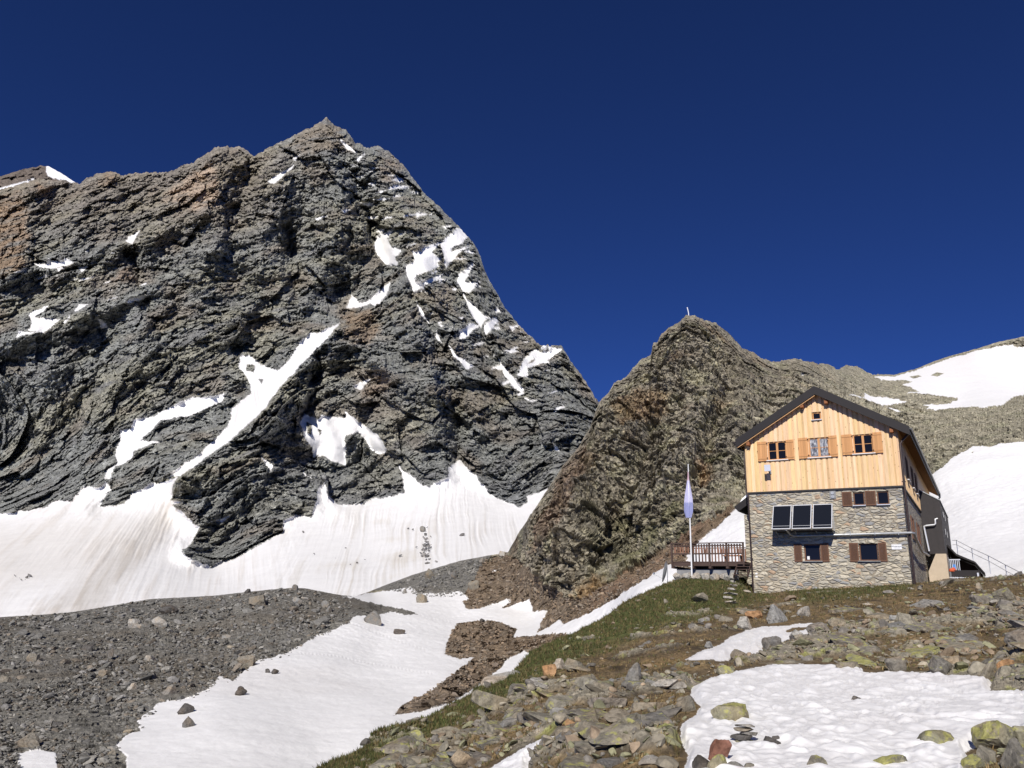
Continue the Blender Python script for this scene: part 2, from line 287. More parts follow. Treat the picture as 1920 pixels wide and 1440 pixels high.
# rock colour: grey schist, browner towards the ridge, iron-stained patches
n1 = fbm(S / np.array([120, 45, 90]), 4, 131).reshape(U.shape); n2 = fbm(S / np.array([30, 10, 20]), 3, 141).reshape(U.shape); n3 = fbm(Q / 45, 3, 151).reshape(U.shape)
col = np.ones(U.shape + (3,)) * np.array([0.268, 0.275, 0.258])
col = mixc(col, (0.3, 0.292, 0.237), smoothstep(-0.1, 0.5, n1)); col = mixc(col, (0.21, 0.21, 0.205), 0.8 * smoothstep(0.0, 0.5, -n2))
col = mixc(col, (0.28, 0.245, 0.2), 0.7 * smoothstep(0.05, 0.55, n3)); col = mixc(col, (0.26, 0.21, 0.16), 0.55 * smoothstep(520, 330, V) * smoothstep(640, 420, U)); col = mixc(col, (0.25, 0.26, 0.272), 0.7 * smoothstep(860, 960, V) * smoothstep(560, 640, U))
for poly, c, s in (([(-60,375),(45,365),(52,430),(45,500),(0,520),(-80,520)],(0.33,0.235,0.155),0.85),([(75,345),(100,350),(95,365),(75,370)],(0.33,0.22,0.14),0.7),([(195,325),(215,325),(215,345),(195,350)],(0.33,0.23,0.15),0.7),([(300,375),(340,340),(385,310),(408,315),(410,385),(365,395),(325,375)],(0.46,0.36,0.27),0.95),([(290,440),(330,430),(345,470),(300,480)],(0.3,0.24,0.18),0.6),([(640,590),(690,580),(720,610),(690,650),(650,640)],(0.3,0.215,0.14),0.7),([(580,215),(650,215),(640,280),(590,290),(540,275)],(0.28,0.235,0.18),0.8),([(670,720),(720,690),(740,720),(690,760)],(0.29,0.22,0.165),0.6),([(700,300),(740,300),(760,340),(720,350)],(0.29,0.24,0.19),0.6),([(220,500),(250,490),(250,530),(215,525)],(0.28,0.2,0.14),0.7)):
    d = edge_dist(poly, U + 3 * wu, V + 3 * wv, 25); col = mixc(col, c, s * smoothstep(-8, 8, d) * smoothstep(-0.5, 0.3, n2 + 0.2))
cell = (0.5 * facet(S / np.array([6.2, 4.4, 6]), 4, 0, 1) + 0.6 * facet(S / np.array([3.0, 2.2, 3.0]), 5, 0, 1)).reshape(U.shape); col = col * (0.93 + 0.32 * cell)[..., None]
sc = np.ones(U.shape + (3,)) * np.array([0.86, 0.85, 0.835])
fan = edge_dist([(335,900),(345,935),(310,1010),(215,1110),(200,1160),(40,1170),(150,1080),(250,1000)], U + 2 * wu, V + 2 * wv, 40)
sc = mixc(sc, (0.5, 0.455, 0.395), 0.75 * smoothstep(-14, 22, fan) * (0.6 + 0.4 * smoothstep(-0.3, 0.4, fl_l)))
fan2 = edge_dist([(-80,1000),(120,970),(300,960),(310,1000),(150,1080),(-80,1120)], U + 3 * wu, V + 3 * wv, 40); sc = mixc(sc, (0.71, 0.675, 0.625), 0.55 * smoothstep(-30, 30, fan2))
sc = mixc(sc, (0.6, 0.55, 0.47), 0.45 * smoothstep(0.0, 0.7, fl_r + 0.6 * wr) * smoothstep(915, 1000, V) * smoothstep(480, 600, U)); sc = mixc(sc, (0.62, 0.56, 0.49), 0.35 * smoothstep(0.0, 0.7, fl_l + 0.6 * wr) * smoothstep(560, 460, U))
d3 = edge_dist([(590,1020),(640,1030),(700,1090),(730,1060),(690,1000),(700,935),(760,1010),(800,1050),(760,1075),(690,1105),(600,1100)], U + 4 * wu, V + 4 * wv, 40)
sc = mixc(sc, (0.66, 0.61, 0.52), 0.5 * smoothstep(-20, 25, d3) * smoothstep(-0.2, 0.5, n3 + fl_r * 0.5))
cls = np.where(snow, 1, 0); cl = np.where(snow[..., None], sc, col)
# back of the mountain: fall away behind the ridge
back = []
for k in range(1, 9):
    q = P[0] + np.array([0, 1, 0]) * (k * 18.0) - np.array([0, 0, 1]) * (k * 22.0) + 4 * np.stack([np.zeros(len(cu)), np.zeros(len(cu)), perlin(np.stack([cu / 9, cu * 0 + k, cu * 0], 1), 3)], 1); back.append(q)
P = np.concatenate([np.array(back[::-1]), P]); cls = np.concatenate([np.zeros((8, len(cu)), int), cls]); cl = np.concatenate([np.repeat(col[:1], 8, 0), cl])
M_ROCK_FAR = terrain_mat("grey_schist_far", 0.34, 1.0, 2.0, 0.4, 1.65, aniso=(0.8, 0.8, 1.3), rot=(0, math.radians(-31), 0))
M_SNOW_FAR = snow_mat("old_snow_far", 0.12, 0.25, 1.5)
split_sheet(P, cl, cls, {0: ("mountain", M_ROCK_FAR, False), 1: ("snow_field", M_SNOW_FAR, True)})

# a more distant summit that looks over the left shoulder
cu4 = np.arange(-260, 200, 2.2); top4 = lerp_poly([(-260,420),(-100,350),(0,331),(40,318),(75,311),(92,312),(115,325),(150,348),(200,400)], cu4) + 2 * fbm(uv3(cu4, cu4 * 0, 9.0), 3, 15)
t4 = np.linspace(0, 1, 60)[:, None]; U4 = np.repeat(cu4[None], 60, 0); V4 = top4 + (480 - top4) * t4
C4 = 1500 - (V4 - 311) * 1.6 + np.abs(U4 - 80) * 0.5; B4 = at(U4, V4, C4); Q4 = B4.reshape(-1, 3)
s4 = inside([(86,305),(98,310),(115,320),(150,340),(150,350),(120,338),(100,334),(90,330),(86,322)], U4, V4) | inside([(-260,385),(0,352),(25,345),(76,332),(50,342),(0,357),(-260,400)], U4, V4)
d4 = (14 * facet(Q4 / np.array([40, 40, 22]), 7, 1.2, 0.4) + 7 * facet(Q4 / 13, 8, 1.2, 0.4)).reshape(U4.shape) * (1 - blur(s4.astype(float), 2)) * smoothstep(0, 8, V4 - top4)
P4 = B4 - d4[..., None] * B4 / np.linalg.norm(B4, axis=2, keepdims=True)
c4 = np.where(s4[..., None], np.array([0.85, 0.85, 0.86]), np.array([0.15, 0.125, 0.105]) * (1 + 0.35 * fbm(Q4 / 40, 3, 161).reshape(U4.shape))[..., None])
bk = np.array([P4[0] + np.array([0, 30.0 * k, -30.0 * k]) for k in range(5, 0, -1)])
split_sheet(np.concatenate([bk, P4]), np.concatenate([np.repeat(c4[:1], 5, 0), c4]), np.concatenate([np.zeros((5, len(cu4)), int), s4.astype(int)]), {0: ("mountain", M_ROCK_FAR, False), 1: ("snow_field", M_SNOW_FAR, True)})
# ================================================================== MID: moraine, gully snow, rock peak with its scree, hillside behind the hut
MID_TOP = [(-800,1235),(-220,1178),(0,1157),(87,1152),(140,1147),(213,1135),(283,1123),(400,1117),(443,1112),(510,1105),(550,1102),(573,1103),(613,1111),(640,1116),(665,1118),(685,1112),(720,1098),(773,1078),(810,1067),(860,1052),(913,1042),(943,1037),(953,1035),(970,1003),(990,973),(1007,947),(1023,923),(1060,867),(1085,838),(1107,800),(1124,752),(1144,733),(1152,717),(1173,708),(1198,677),(1221,664),(1224,645),(1233,640),(1237,629),(1254,615),(1273,604),(1287,591),(1300,591),(1323,601),(1340,604),(1356,616),(1373,631),(1390,652),(1417,662),(1425,671),(1454,679),(1487,672),(1500,674),(1507,677),(1528,680),(1557,684),(1568,694),(1587,684),(1609,688),(1629,699),(1640,703),(1653,701),(1675,703),(1719,691),(1752,677),(1780,668),(1837,652),(1872,641),(1920,631),(2160,572),(2950,400)]
MID_PTS = [(-800,1235,85),(-800,1590,33),(2950,1180,48),(2950,1000,95),(2950,760,210),(2950,400,440),(-220,1178,105),(0,1157,120),(213,1135,135),(400,1117,145),(550,1103,150),(640,1117,152),(690,1130,150),(760,1150,140),
 (0,1300,72),(0,1440,48),(200,1300,75),(200,1440,48),(400,1250,90),(-220,1440,45),(0,1570,37),(400,1570,37),(-220,1570,36),(240,1400,54),(410,1280,78),(600,1190,112),(-220,1300,70),
 (400,1440,49),(400,1350,61),(600,1300,75),(600,1400,57),(600,1560,40),(700,1220,106),(850,1160,142),(850,1220,108),(760,1300,78),(900,1250,98),(960,1195,124),(1000,1160,142),(700,1380,60),(860,1310,76),
 (700,1113,190),(780,1102,182),(860,1112,168),(900,1142,150),(730,1098,200),(810,1067,195),(900,1050,190),(950,1038,190),
 (990,973,202),(1023,923,212),(1060,867,226),(1124,754,256),(1221,660,285),(1290,592,300),(1390,652,312),(1454,679,320),(1500,674,330),(1587,684,342),(1640,704,352),
 (1000,1075,152),(1050,1140,136),(1100,1000,162),(1200,950,165),(1200,1060,132),(1260,1040,118),(1300,1000,122),(1100,1120,126),(1200,800,212),(1300,700,252),(1300,850,186),(1400,850,182),(1400,950,135),(1500,800,215),(1600,740,260),(1550,900,165),(1150,850,203),(1250,760,222),
 (1150,1130,112),(1250,1070,104),(1070,1180,115),(1200,1100,102),(1350,1000,110),(1400,960,118),(1400,1040,97),(1000,1210,112),
 (1700,750,280),(1700,800,240),(1800,800,215),(1920,760,235),(2160,760,225),(1760,880,165),(1850,840,172),(1920,828,172),(2160,820,172),(1920,1000,102),(1800,1000,112),(1920,1080,78),(1800,1060,93),(2160,1100,68),(1700,1000,125),(1600,1000,120),(1500,1000,108),(1500,1100,84),(1700,1100,84),(1790,1090,86),
 (1640,706,352),(1720,692,400),(1837,653,430),(1920,632,440),(2160,575,450),(1920,735,320),(1800,745,310),(1850,700,375),
 (900,1600,45),(1100,1600,48),(1290,1600,46),(1290,1300,78),(740,1560,44),(900,1420,62),(1100,1290,88),(1300,1160,98),(1500,1180,70),(1920,1180,60),(2160,1180,56)]
def _near(u, v, c):      # keep the rock peak steep
    if 960 < u < 1560 and v < 1010 and c > 115: return 115 + (c - 115) * 0.58
    if u >= 1560 and v < 900 and c > 115: return 115 + (c - 115) * 0.75
    return c
MID_PTS = [(u, v, _near(u, v, c)) for u, v, c in MID_PTS]
GULLY_SNOW = [(640,1119),(660,1118),(685,1113),(733,1107),(770,1100),(787,1113),(820,1113),(840,1107),(867,1110),(880,1123),(867,1128),(877,1143),(897,1142),(950,1123),(957,1128),(940,1142),(993,1123),(1000,1147),(1027,1145),(1013,1173),(1007,1188),(1030,1175),(1050,1162),(1057,1170),(1110,1148),(1160,1118),(1200,1092),(1261,1056),(1290,1080),(1330,1200),(1330,1700),(240,1700),(237,1440),(237,1420),(217,1400),(240,1377),(263,1373),(257,1350),(277,1337),(297,1320),(353,1310),(390,1293),(413,1267),(437,1277),(460,1257),(480,1240),(533,1227),(560,1213),(597,1190),(627,1180),(647,1170),(670,1155),(710,1153),(733,1147),(753,1152),(787,1153),(760,1143),(720,1136),(690,1128),(660,1121)]
SCREE_TONGUE = [(857,1170),(903,1163),(937,1167),(968,1180),(962,1197),(1003,1192),(1040,1188),(1075,1190),(1070,1225),(1010,1235),(985,1220),(947,1237),(940,1250),(893,1287),(847,1317),(793,1335),(737,1343),(760,1320),(810,1293),(847,1267),(890,1233),(863,1237),(833,1227),(837,1207)]
SNOW_BITS = [[(33,1413),(67,1407),(107,1412),(108,1440),(100,1600),(35,1600),(33,1440)],
 [(1285,1045),(1308,1018),(1345,988),(1378,955),(1430,925),(1500,960),(1500,1060),(1290,1062)],[(1023,1092),(1040,1085),(1026,1093)],[(918,1069),(930,1068),(924,1073)],
 [(1500,701),(1511,700),(1504,706)],[(1590,739),(1605,741),(1620,746),(1621,737),(1636,744),(1662,745),(1682,748),(1700,753),(1657,760),(1642,756),(1622,748)],[(1660,763),(1673,764),(1688,772),(1672,770)],
 [(1640,706),(1675,706),(1719,694),(1752,682),(1780,672),(1837,656),(1880,648),(1900,646),(1905,652),(1925,650),(2160,596),(3000,430),(3000,735),(1920,741),(1905,742),(1876,760),(1841,763),(1811,762),(1776,765),(1756,769),(1736,767),(1743,763),(1730,760),(1773,758),(1795,751),(1797,747),(1752,740),(1732,738),(1697,737),(1723,735),(1706,725),(1692,721),(1710,716),(1697,712),(1651,713)],
 [(3000,800),(1920,828),(1876,831),(1856,838),(1824,836),(1809,846),(1789,855),(1768,875),(1754,884),(1700,930),(1690,1200),(3000,1200)]]
ROCK_BITS = [[(1745,704),(1756,698),(1770,700),(1758,706)],[(1705,706),(1722,703),(1728,706),(1712,710)],[(1820,846),(1826,846),(1823,849)]]
MORAINE = [(-900,1120),(0,1100),(550,1060),(640,1100),(690,1128),(800,1150),(800,1165),(500,1260),(200,1420),(240,1650),(-900,1650)]
RIDGE2 = [(675,1105),(735,1080),(870,1030),(950,1020),(905,1055),(885,1095),(868,1118),(800,1122),(760,1110)]
SCREE = [(868,1200),(862,1120),(890,1085),(905,1050),(955,1040),(1000,1070),(1035,1095),(1060,1120),(1085,1125),(1130,1100),(1185,1070),(1230,1040),(1262,1015),(1300,990),(1340,970),(1375,945),(1400,950),(1300,1090),(1050,1260)]
mu = np.concatenate([np.arange(-800, -220, 9.0), np.arange(-220, 2150, 1.6), np.arange(2150, 2950, 10.0)]); mr = 560
mtop = lerp_poly(MID_TOP, mu); jag = smoothstep(940, 990, mu)
domej = 1 - 0.85 * smoothstep(1650, 1690, mu)
mtop = mtop + (0.5 + 2.4 * jag * domej) * (fbm(uv3(mu, mu * 0, 10.0), 3, 205) + 0.6 * perlin(uv3(mu, mu * 0, 3.0), 209))
mbot = lerp_poly([(-800,1600),(-220,1570),(600,1570),(700,1500),(900,1400),(1000,1330),(1100,1260),(1250,1160),(1400,1150),(2160,1150)], mu)
tt = np.linspace(0, 1, mr)[:, None]; V = mtop + (mbot - mtop) * tt; V = np.concatenate([V, mbot + np.linspace(0, 1, 26)[1:, None] * np.clip(1680 - mbot, 5, None) * (mu < 1300) + np.linspace(0, 1, 26)[1:, None] * 60 * (mu >= 1300)]); U = np.repeat(mu[None], len(V), 0)
MID = Spline(MID_PTS); C = MID(U, V); B = at(U, V, C); Q = B.reshape(-1, 3)
wu = (3.0 * fbm(uv3(U, V, 14.0), 3, 231) + 1.8 * perlin(uv3(U, V, 4.0), 237)).reshape(U.shape); wv = (2.6 * fbm(uv3(U, V, 14.0), 3, 241) + 1.6 * perlin(uv3(U, V, 4.0), 247)).reshape(U.shape)
Uw, Vw = U + wu, V + wv
gs = inside(GULLY_SNOW, Uw, Vw); snow = gs & ~inside(SCREE_TONGUE, Uw, Vw)
for p in SNOW_BITS: snow |= inside(p, Uw, U * 0 + V + wv * 0.8)
for p in ROCK_BITS: snow &= ~inside(p, U, V)
cls = np.full(U.shape, 3)                                   # 3 rock peak / hillside
cls[inside(SCREE, Uw * 1.0 + 2 * wu, Vw + 2 * wv)] = 2
cls[inside(SCREE_TONGUE, Uw, Vw)] = 2; cls[(U < 640) | inside(MORAINE, Uw, Vw) | inside(RIDGE2, Uw + wu, Vw + wv)] = 1; cls[snow] = 0
bould = smoothstep(1480, 1600, U)                             # block field on the hillside
mg = np.linalg.norm(B, axis=2, keepdims=True); NR = grid_normals(blur(B, 2)); NR[:2] = -B[:2] / mg[:2]; nw = (0.4 * smoothstep(8, 60, V - mtop) + 0.0)[..., None]; NR = nw * NR - (1 - nw) * B / mg
th = math.radians(-58); a = math.cos(th) * Q[:, 0] + math.sin(th) * Q[:, 2]; b = -math.sin(th) * Q[:, 0] + math.cos(th) * Q[:, 2] + 0.6 * fbm(Q / 20, 3, 251); S = np.stack([a, b, Q[:, 1]], 1)
rock = cls.ravel() == 3; rel = np.zeros(len(Q), np.float32); Sr = S[rock]; Qr = Q[rock]; bl = bould.ravel()[rock]
r0 = (3.2 - 1.4 * bl) * fbm(Qr / np.array([30, 30, 50]), 3, 261, 0.5, True) + (1.8 - 0.5 * bl) * facet(Sr / np.array([7.5, 4.2, 7]), 13, 1.4, 0.3) + 1.15 * facet(Sr / np.array([2.6, 1.2, 2.2]), 14, 1.5, 0.42) + 0.55 * facet(Sr / np.array([1.1, 0.55, 1.0]), 15, 1.6, 0.5)
r0 += bl * 1.5 * facet(Qr / np.array([2.8, 2.8, 2.0]), 16, 1.2, 0.4) + 0.35 * fbm(Sr / np.array([3, 0.9, 2]), 3, 271)
rel[rock] = r0 - r0.mean()
sc_ = (cls.ravel() == 2); rel[sc_] = 0.55 * facet(Q[sc_] / 1.5, 17, 1.2, 0.5) + 0.5 * fbm(Q[sc_] / 5, 3, 281)
mo_ = (cls.ravel() == 1); rel[mo_] = 0.35 * facet(Q[mo_] / 1.3, 18, 1.2, 0.5) + 0.9 * fbm(Q[mo_] / 9, 4, 291) + 0.1 * facet(Q[mo_] / 0.45, 19, 1.2, 0.5)
face = np.clip(-(grid_normals(blur(B, 6)) * B).sum(2) / mg[..., 0], 0, 1); rel = rel.reshape(U.shape) * np.where(cls == 3, 0.4 + 0.6 * smoothstep(0.12, 0.42, face), 1); flat = blur((cls == 0).astype(float), 2)
RIBS2 = [([(1290,592),(1260,680),(1200,780),(1130,900),(1060,1000)],60,7),([(1300,600),(1330,720),(1290,850),(1230,960),(1180,1040)],55,6),([(1390,652),(1400,760),(1370,880)],50,6),([(1250,640),(1235,720),(1170,800)],22,-5),([(1330,640),(1370,720),(1340,800),(1310,900)],24,-5),([(1220,800),(1200,880),(1240,900)],20,-5),([(1500,690),(1480,780),(1440,860)],40,4),([(1150,760),(1120,850),(1080,930)],30,4)]
ribs = sum(.8 * h * seg_ridge(l, U + 3 * wu, V + 3 * wv, w) for l, w, h in RIBS2)
cups = fbm(Q / np.array([0.9, 1.3, 0.9]), 3, 301).reshape(U.shape); far_ = smoothstep(60, 130, C)
tracks = np.zeros(U.shape)
for ln in ([(560,1225),(640,1232),(700,1245),(760,1255),(810,1262)],[(650,1165),(700,1185),(760,1205),(800,1220)],[(740,1140),(800,1158),(850,1168)]): tracks += seg_ridge(ln, U, V, 3.0) * (0.5 + 0.5 * np.sin(U * 0.9))
disp = (rel + ribs * (cls == 3)) * (1 - flat) + flat * (0.05 * cups * (1 + 2 * far_) + 0.5 * fbm(Q / 14, 3, 311).reshape(U.shape) - 0.12 * tracks + 0.1)
disp *= 1 - 0.8 * smoothstep(7, 0, V - mtop) * (U > 940)
P = B + NR * disp[..., None]
n1 = fbm(Q / 22, 4, 321).reshape(U.shape); n2 = fbm(Q / 6, 3, 331).reshape(U.shape); n3 = fbm(Q / 50, 3, 341).reshape(U.shape); n4 = fbm(Q / np.array([12, 12, 20]), 3, 345).reshape(U.shape)
c_rock = np.ones(U.shape + (3,)) * np.array([0.24, 0.215, 0.165])
c_rock = mixc(c_rock, (0.185, 0.165, 0.13), smoothstep(0, 0.5, n1)); c_rock = mixc(c_rock, (0.33, 0.31, 0.21), 0.7 * smoothstep(0.0, 0.5, -n2)); c_rock = mixc(c_rock, (0.28, 0.205, 0.13), 0.5 * smoothstep(0.2, 0.6, n4))
grassy = smoothstep(0.0, 0.5, n1 * 0.35 + n2 * 0.7 + 0.4 * smoothstep(800, 1040, V) - 0.2) * smoothstep(1060, 1150, U) * smoothstep(640, 760, V) * (1 - bould)
c_rock = mixc(c_rock, (0.15, 0.15, 0.065), 0.6 * grassy)
c_rock = mixc(c_rock, (0.31, 0.285, 0.215), 0.85 * bould); c_rock = mixc(c_rock, (0.26, 0.26, 0.17), 0.4 * bould * smoothstep(0, 0.5, n2))
for poly, c, s in (([(1310,870),(1330,868),(1335,905),(1312,910)],(0.28,0.165,0.085),0.6),([(1150,770),(1200,740),(1260,745),(1240,790),(1170,800)],(0.24,0.16,0.085),0.6),([(1055,880),(1100,830),(1120,870),(1070,980),(1020,1030),(990,1040)],(0.21,0.15,0.11),0.7),([(1060,1150),(1085,1110),(1120,1085),(1140,1095),(1090,1140),(1020,1185),(1010,1180)],(0.3,0.2,0.1),0.8)):
    d = edge_dist(poly, U + 3 * wu, V + 3 * wv, 25); c_rock = mixc(c_rock, c, s * smoothstep(-8, 8, d))
cell = np.zeros(len(Q)); cell[rock] = 0.6 * facet(Sr / np.array([2.6, 1.2, 2.2]), 14, 0, 1) + 0.6 * facet(Sr / np.array([1.1, 0.55, 1.0]), 15, 0, 1); c_rock = c_rock * (1.1 + 0.45 * cell.reshape(U.shape))[..., None]
c_scree = np.ones(U.shape + (3,)) * np.array([0.185, 0.145, 0.105]) * (1 + 0.35 * n2 + 0.25 * n1)[..., None]; c_scree = mixc(c_scree, (0.2, 0.14, 0.085), smoothstep(0, 0.5, n3) * 0.5)
c_scree = mixc(c_scree, (0.23, 0.145, 0.095), 0.5 * smoothstep(1060, 1120, U) * smoothstep(-0.2, 0.3, n2))
c_mor = np.ones(U.shape + (3,)) * np.array([0.165, 0.158, 0.14]) * (1 + 0.3 * n2)[..., None]; c_mor = mixc(c_mor, (0.125, 0.108, 0.085), 0.6 * smoothstep(-0.1, 0.5, n1)); c_mor = mixc(c_mor, (0.215, 0.208, 0.19), 0.5 * smoothstep(0.1, 0.6, -n2))
c_snow = np.ones(U.shape + (3,)) * np.array([0.88, 0.872, 0.86]); c_snow = mixc(c_snow, (0.78, 0.75, 0.72), 0.35 * smoothstep(0.1, 0.6, n1) * (U < 1000)); c_snow = mixc(c_snow, (0.8, 0.77, 0.74), 0.5 * (U > 1600) * smoothstep(740, 680, V))
cl = np.where((cls == 0)[..., None], c_snow, np.where((cls == 1)[..., None], c_mor, np.where((cls == 2)[..., None], c_scree, c_rock)))
bk = []
for k in range(1, 11):
    q = P[0] + np.stack([0 * mu, 5.0 * k + 0 * mu, -(1.2 + 1.6 * jag) * k * 1.6], 1); bk.append(q)
P = np.concatenate([np.array(bk[::-1]), P]); cls_ = np.concatenate([np.repeat(np.where(cls[:1] == 0, 0, cls[:1]), 10, 0), cls]); cl = np.concatenate([np.repeat(cl[:1], 10, 0), cl])
M_ROCK = terrain_mat("brown_rock", 1.6, 1.0, 0.5, 0.42, 1.65, aniso=(1, 1, 1.3)); M_SCREE = terrain_mat("brown_scree", 1.6, 0.9, 0.4, 0.45, 1.6); M_GRAVEL = terrain_mat("moraine_gravel", 2.2, 0.9, 0.25, 0.45, 1.65)
M_SNOW = snow_mat("firn_snow", 0.9, 0.3, 0.25)
split_sheet(P, cl, cls_, {0: ("snow_slope", M_SNOW, True), 1: ("moraine", M_GRAVEL, False), 2: ("scree", M_SCREE, False), 3: ("rock_hill", M_ROCK, False)})
def mid_at(u, v): return at(np.array(u, float), np.array(v, float), MID(np.array([u], float), np.array([v], float))[0])
# ================================================================== NEAR: the terrace the hut stands on
FG_TOP = [(460,1545),(560,1468),(610,1437),(687,1400),(737,1370),(813,1337),(853,1318),(890,1296),(920,1278),(973,1253),(993,1224),(1020,1208),(1060,1193),(1127,1163),(1177,1125),(1230,1102),(1262,1090),(1290,1078),(1330,1076),(1395,1085),(1413,1109),(1560,1104),(1700,1094),(1715,1093),(1737,1093),(1772,1088),(1790,1085),(1827,1082),(1857,1082),(1888,1079),(1919,1078),(2160,1066),(3000,1050)]
FG_PTS = [(600,2300,2.9),(1500,2300,2.15),(3000,2300,2.1),(3000,1440,6.9),(3000,1060,42),(3000,1250,16),(610,1437,16.5),(740,1368,20),(900,1285,25.5),(1000,1215,34.5),(1067,1190,41),(1160,1130,51),(1230,1102,56),(1290,1080,59),(1395,1087,58),(1413,1112,54.8),(1560,1104,52.4),(1709,1096,50.0),(1500,1180,30),(1500,1140,40),(1500,1250,19),(1300,1300,14.5),(1300,1440,8),(960,1440,10.8),(1100,1440,9),(1100,1350,12.5),(1000,1300,18.5),(800,1400,15.5),(760,1440,13.6),(460,1545,14.5),
 (1800,1090,48.5),(1920,1080,47),(1920,1150,31),(1920,1200,22),(1920,1250,16.5),(1920,1330,11.3),(1920,1440,7.3),(2160,1070,45),(2160,1440,6.8),(1700,1200,23.5),(1700,1300,13.8),(1700,1440,7.7),(1500,1440,7.7),(1300,1200,28),(1300,1140,43),(1150,1200,34),(1150,1250,24),(1600,1580,5.2),(2160,1580,4.9),(1000,1580,7.4),(560,1580,11),(1720,1120,42),(1850,1110,40)]
FS = [[(1395,1255),(1440,1246),(1500,1244),(1575,1246),(1616,1251),(1620,1261),(1669,1259),(1725,1262),(1785,1268),(1852,1272),(1860,1279),(1856,1296),(1912,1296),(1960,1305),(2170,1330),(2500,1345),(2500,1480),(2170,1425),(1960,1400),(1880,1396),(1834,1400),(1810,1412),(1822,1424),(1815,1440),(1800,1760),(1330,1760),(1282,1440),(1290,1416),(1277,1394),(1275,1371),(1279,1356),(1305,1338),(1312,1325),(1294,1304),(1297,1289),(1331,1270)],
 [(1281,1238),(1310,1222),(1349,1208),(1372,1192),(1402,1180),(1429,1174),(1475,1172),(1498,1168),(1532,1167),(1518,1176),(1486,1178),(1473,1184),(1495,1183),(1516,1178),(1518,1190),(1491,1201),(1466,1205),(1452,1199),(1436,1204),(1429,1215),(1434,1224),(1404,1230),(1402,1227),(1370,1229),(1365,1240),(1342,1240),(1337,1237),(1299,1239)],
 [(1052,1377),(1029,1380),(997,1392),(960,1414),(900,1450),(860,1520),(985,1520),(992,1427),(1016,1409),(1028,1396),(1046,1382)]]
GREEN = [(1240,1095),(1290,1070),(1400,1080),(1412,1112),(1440,1118),(1330,1150),(1240,1175),(1130,1215),(1050,1245),(980,1285),(900,1330),(820,1375),(720,1425),(600,1470),(500,1530),(560,1440),(900,1270),(1000,1205),(1130,1150)]
GREEN2 = [(1480,1108),(1560,1100),(1640,1094),(1705,1092),(1700,1102),(1600,1118),(1510,1124)]
ROCKY = [(1130,1290),(1290,1240),(1430,1225),(1440,1205),(1540,1175),(1700,1150),(1930,1130),(2170,1120),(2170,1330),(1920,1300),(1860,1280),(1600,1255),(1400,1250),(1290,1300),(1275,1450),(1000,1600),(560,1600),(700,1440),(860,1370),(1000,1290)]
gu = np.concatenate([np.arange(460, 2160, 1.6), np.arange(2160, 3000, 8.0)]); gr_ = 420
gtop = lerp_poly(FG_TOP, gu) + 1.2 * fbm(uv3(gu, gu * 0, 9.0), 3, 405) * (1 - (np.abs(gu - 1560) < 160)); gbot = lerp_poly([(460,1590),(2160,1590)], gu)
tt = np.linspace(0, 1, gr_)[:, None]; V = gtop + (gbot - gtop) * tt ** 1.25; V = np.concatenate([V, 1590 + np.linspace(0, 1, 50)[1:, None] * 700 + 0 * gu[None]]); U = np.repeat(gu[None], len(V), 0)
FG = Spline(FG_PTS); C = FG(U, V); B = at(U, V, C); Q = B.reshape(-1, 3)
wu = (4.5 * fbm(uv3(U, V * 1.6, 16.0), 3, 431) + 1.8 * perlin(uv3(U, V * 1.5, 5.0), 437)).reshape(U.shape); wv = (2.2 * fbm(uv3(U, V * 1.6, 16.0), 3, 441)).reshape(U.shape)
Uw, Vw = U + wu, V + wv
sd = np.max([edge_dist(p, U + 0.7 * wu, V + 0.7 * wv, 40) for p in FS], 0); snow = sd > 0
green = smoothstep(-18, 14, np.maximum(edge_dist(GREEN, Uw + wu, Vw + wv, 40), edge_dist(GREEN2, Uw + wu, Vw, 40)))
rocky = smoothstep(-20, 20, edge_dist(ROCKY, Uw + wu, Vw + wv, 40))
n1 = fbm(Q / 2.2, 4, 421).reshape(U.shape); n2 = fbm(Q / 0.6, 3, 422).reshape(U.shape); n3 = fbm(Q / 7, 3, 423).reshape(U.shape)
outc = smoothstep(0.02, 0.22, n1 * 0.55 + n3 * 0.5 + 0.3 * rocky - 0.28) * (1 - snow)     # bedrock showing through
turf = 0.15 * n1 + 0.05 * n2 + 0.025 * fbm(Q / 0.18, 2, 425).reshape(U.shape)
bed = 0.1 + 0.1 * n1 + 0.07 * fbm(Q / 0.35, 3, 426, 0.5, True).reshape(U.shape)
near = smoothstep(48, 36, C) + 0.35
gap = smoothstep(1, -14, sd)
lift = (turf * (1 - outc) + bed * outc) * (1 - snow) * gap * np.minimum(near, 1)
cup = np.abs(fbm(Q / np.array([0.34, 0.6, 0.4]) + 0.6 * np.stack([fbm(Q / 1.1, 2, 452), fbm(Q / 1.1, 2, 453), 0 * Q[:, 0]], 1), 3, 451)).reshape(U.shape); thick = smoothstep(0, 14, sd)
lift = lift + np.where(sd > 0, 0.11 * thick + 0.1 * n3 * thick - 0.085 * (0.45 - cup) * thick + 0.01 * n2, 0)
P = B + lift[..., None] * np.array([0, 0, 1.0])
c_soil = np.ones(U.shape + (3,)) * np.array([0.15, 0.112, 0.066]); c_soil = mixc(c_soil, (0.055, 0.04, 0.026), 0.95 * smoothstep(0.05, 0.5, n1)); c_soil = mixc(c_soil, (0.25, 0.175, 0.085), 0.7 * smoothstep(0.05, 0.5, n2 - 0.3 * n3))
